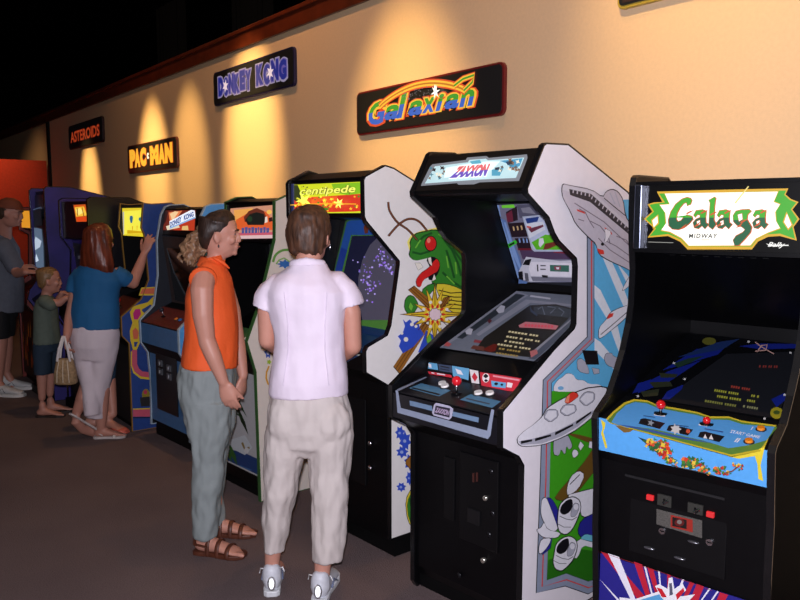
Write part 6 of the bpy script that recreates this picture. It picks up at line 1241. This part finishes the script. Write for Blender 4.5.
g.tube(rings([ring_o(y, a, b, .07, 0) for y, a, b in ((350, 102, 117), (380, 104, 114.5), (410, 106, 113.5))]), 0, 18); g.tube(rings([ring_o(y, a, b, .07, 0) for y, a, b in ((350, 89, 106), (380, 92, 103), (405, 90, 99))]), 0, 18)
fuse(g, 'jeans', M((38, 66, 92), .85, var=.15, scale=20), e, .009, 2, wr=.007)
for ft in (f1, f2):
    g = Geo(); sole_geo(g, ft, .045, .016); P2 = ft['P']; sd = ft['s']
    g.tube([(P2(.45, .028), .037, .022, sd), (P2(.65, .026), .046, .022, sd), (P2(.85, .022), .045, .016, sd), (P2(1.0, .018), .03, .01, sd)], 0, 16); g.build('shoe', M((190, 92, 74), .5), e, True)

# ---- small boy reaching to the controls
C = Person(46, 415, 'small person with light brown hair in a grey-green T-shirt and long dark shorts, reaching up')
J = C.J; e = C.e; g = Geo()
H = head(g, J(50, 293, 0), (.93, .36, 0), .90)
g.limb([J(46, 300, 0), J(47, 292, 0), J(48, 287, 0)], [.045, .04, .042])
g.tube(rings([(J(46, 340), .08, .08), (J(46, 315), .08, .06), (J(46, 304), .08, .055), (J(46, 296), .045, .045)]), 0, 18)
e1 = J(59, 303, -.10); w1 = J(66, 298, -.1); g.limb([J(48, 303, -.12), e1], [.036, .031]); g.limb([e1, w1], [.032, .023]); hand(g, w1, (1, .3, .1), (0, .2, -1), (0, 1, 0), .5, .8)
e2 = J(56, 304, .10); w2 = J(62, 293, .06); g.limb([J(46, 303, .10), e2], [.036, .031]); g.limb([e2, w2], [.032, .023]); hand(g, w2, (1, .3, .2), (0, .2, -1), (0, -1, 0), .5, .8)
a1, a2 = J(42, 398, -.06), J(50, 394, .08)
g.limb([J(42, 365, -.06), a1], [.05, .028]); g.limb([J(50, 365, .08), a2], [.05, .028])
f1 = foot(g, V((a1.x, a1.y, .05)), (.9, .05, 0), .20, k=.85); f2 = foot(g, V((a2.x, a2.y, .05)), (.9, .3, 0), .20, k=.85)
body = fuse(g, 'body', SKIN2, e, .008, 2); face(H, body, (110, 80, 55))
g = Geo(); c, f, s_, u = H['c'], H['f'], H['s'], H['u']
g.tube([(c+(u*z+f*o)*.9, a*.9, b*.9, f) for z, o, a, b in ((.05, -.07, .03, .05), (.09, -.05, .055, .078), (.14, -.028, .085, .084), (.18, -.014, .095, .08), (.21, -.012, .075, .062), (.228, -.012, .04, .036))], 0, 22)
fuse(g, 'hair', strand((104, 76, 46), (146, 112, 74)), body, .007, 1)
g = Geo(); g.tube(rings([ring_o(343, 35, 59, .12), ring_o(325, 35.5, 57.5, .11), ring_o(308, 35.5, 56.5, .115), ring_o(300, 38, 55, .10), ring_o(295, 42, 52, .05)]), 0, 20)
g.limb([J(45, 301, -.10), J(51, 305, -.12)], [.052, .05]); g.limb([J(46, 301, .09), J(52, 305, .10)], [.052, .05])
fuse(g, 't_shirt', M((92, 102, 92), .85, bump=.2, bscale=20), e, .009, 2, wr=.006)
g = Geo(); g.tube(rings([ring_o(338, 36, 58, .11), ring_o(350, 34.5, 59, .12)]), 0, 20); g.tube(rings([ring_o(y, a, b, .08, -.05) for y, a, b in ((345, 34, 52), (360, 34.5, 51), (374, 35, 51))]), 0, 18); g.tube(rings([ring_o(y, a, b, .08, .07) for y, a, b in ((345, 42, 59), (360, 43, 59.5), (372, 43, 59))]), 0, 18)
fuse(g, 'shorts', M((30, 48, 66), .85), e, .009, 2, wr=.006)
for ft in (f1, f2):
    g = Geo(); sole_geo(g, ft, .04, .014); sd_ = g.build('sandal', M((40, 30, 26), .6), e); Pf = ft['P']
    g = Geo(); g.limb([Pf(.6, .012)+ft['s']*.042, Pf(.6, .042), Pf(.6, .012)-ft['s']*.042], [(.008, .003)]*3, n=8, d=tuple(ft['d'])); g.build('strap', M((40, 30, 26), .6), sd_, True)

# ---- man at the left edge, leaning to a machine
D = Person(6, 393, 'person in a cap, loose grey shirt, dark shorts and white trainers, at the left edge')
J = D.J; e = D.e; g = Geo()
H = head(g, J(10, 226, -.1), (.95, .10, -.18), 1.03, V((.12, 0, 1)))
g.limb([J(4, 236, -.02), J(5, 224, -.07), J(6, 216, -.1)], [.065, .06, .058])
g.tube(rings([(J(0, 310), .13, .1), (J(1, 270), .13, .1), (J(2, 248), .12, .1), (J(3, 236), .07, .07)]), 0, 20)
e1 = J(17, 273, -.2); w1 = J(26, 272, -.32); g.limb([J(5, 248, -.18), e1], [.05, .042]); g.limb([e1, w1], [.043, .029]); hand(g, w1, (1, .3, .0), (0, .3, -1), (0, 1, 0), .5, 1.0)
e2 = J(9, 268, .06); w2 = J(21, 267, -.16); g.limb([J(2, 248, .18), e2], [.05, .042]); g.limb([e2, w2], [.043, .029]); hand(g, w2, (1, .3, .1), (0, .3, -1), (0, -1, 0), .5, 1.0)
a1, a2 = J(-2, 382, -.12), J(6, 372, .14)
g.limb([J(0, 335, -.10), J(-1, 355, -.11), a1], [.068, .06, .038]); g.limb([J(5, 332, .1), J(6, 350, .12), a2], [.068, .06, .038])
for a in (a1, a2): g.limb([a, V((a.x+.06, a.y, .04))], [.036, .034])
body = fuse(g, 'body', SKIN2, e, .009, 2); face(H, body)
g = Geo(); c, f, s_, u = H['c'], H['f'], H['s'], H['u']
g.tube([(c+u*z+f*o, a, b, f) for z, o, a, b in ((.06, -.075, .03, .055), (.10, -.05, .065, .08), (.15, -.02, .09, .083))], 0, 20); fuse(g, 'hair', strand((50, 36, 28), (84, 62, 46)), body, .009, 1)
g = Geo(); g.tube([(c+u*z+f*o, a, b, f) for z, o, a, b in ((.15, -.012, .108, .09), (.18, -.012, .104, .086), (.22, -.012, .078, .066), (.242, -.012, .035, .03))], 0, 24)
g.tube([(c+u*.155+f*.06, .05, .075, f), (c+u*.148+f*.12, .004, .004, f)], 0, 16) if 0 else g.prism([c+u*.155+f*(.06+.10*math.cos(t))+s_*.078*math.sin(t) for t in [R(-90+15*k) for k in range(13)]], -u*.006)
fuse(g, 'cap', M((120, 62, 40), .8), e, .006, 1)
g = Geo(); g.tube(rings([ring_o(310, -16, 21, .17), ring_o(285, -14, 22, .17), ring_o(262, -13, 19, .17), ring_o(248, -13, 17, .18), ring_o(240, -8, 13, .15), ring_o(233, -2, 10, .08)]), 0, 24)
g.limb([J(4, 246, -.18), J(15, 266, -.165)], [.075, .08]); g.limb([J(3, 246, .17), J(12, 263, .18)], [.072, .076])
fuse(g, 'shirt', M((96, 100, 112), .85, bump=.2, bscale=15), e, .01, 2, wr=.01, wscale=6)
g = Geo(); g.tube(rings([ring_o(300, -12, 16, .15), ring_o(316, -13, 16, .15)]), 0, 20); g.tube(rings([ring_o(y, a, b, .1, -.09) for y, a, b in ((310, -13, 9), (325, -13, 9), (338, -12, 9))]), 0, 18); g.tube(rings([ring_o(y, a, b, .1, .1) for y, a, b in ((310, -5, 16), (325, -4, 15), (336, -4, 14))]), 0, 18)
fuse(g, 'shorts', M((18, 18, 22), .85), e, .01, 2, wr=.008)
for a, dx in ((a1, V((1, -.05, 0))), (a2, V((1, .15, 0)))):
    d = dx.normalized(); ft = dict(h=V((a.x, a.y, 0))-d*.06, d=d, s=V((-d.y, d.x, 0)), L=.28); P2 = lambda t, z: ft['h']+d*ft['L']*t+V((0, 0, z)); sd = ft['s']; g = Geo()
    g.tube([(P2(-.01, .05), .026, .03, sd), (P2(.08, .062), .04, .05, sd), (P2(.25, .065), .044, .055, sd), (P2(.45, .055), .044, .04, sd), (P2(.65, .045), .048, .03, sd), (P2(.85, .038), .048, .022, sd), (P2(1.0, .03), .032, .014, sd)], 0, 18)
    g.limb([P2(.16, .06), P2(.15, .10)], [.046, .045]); sh_ = fuse(g, 'shoe', M((196, 196, 196), .6), e, .008, 2)
    g = Geo(); sole_geo(g, ft, .05, .026); g.build('sole', M((214, 212, 208), .5), sh_)
    g = Geo(); g.limb([P2(.3, .05)-sd*.045, P2(.42, .075)-sd*.036, P2(.5, .04)-sd*.046], [(.003, .006)]*3, n=6); g.build('shoe_stripe', M((70, 70, 80), .5), sh_, True)
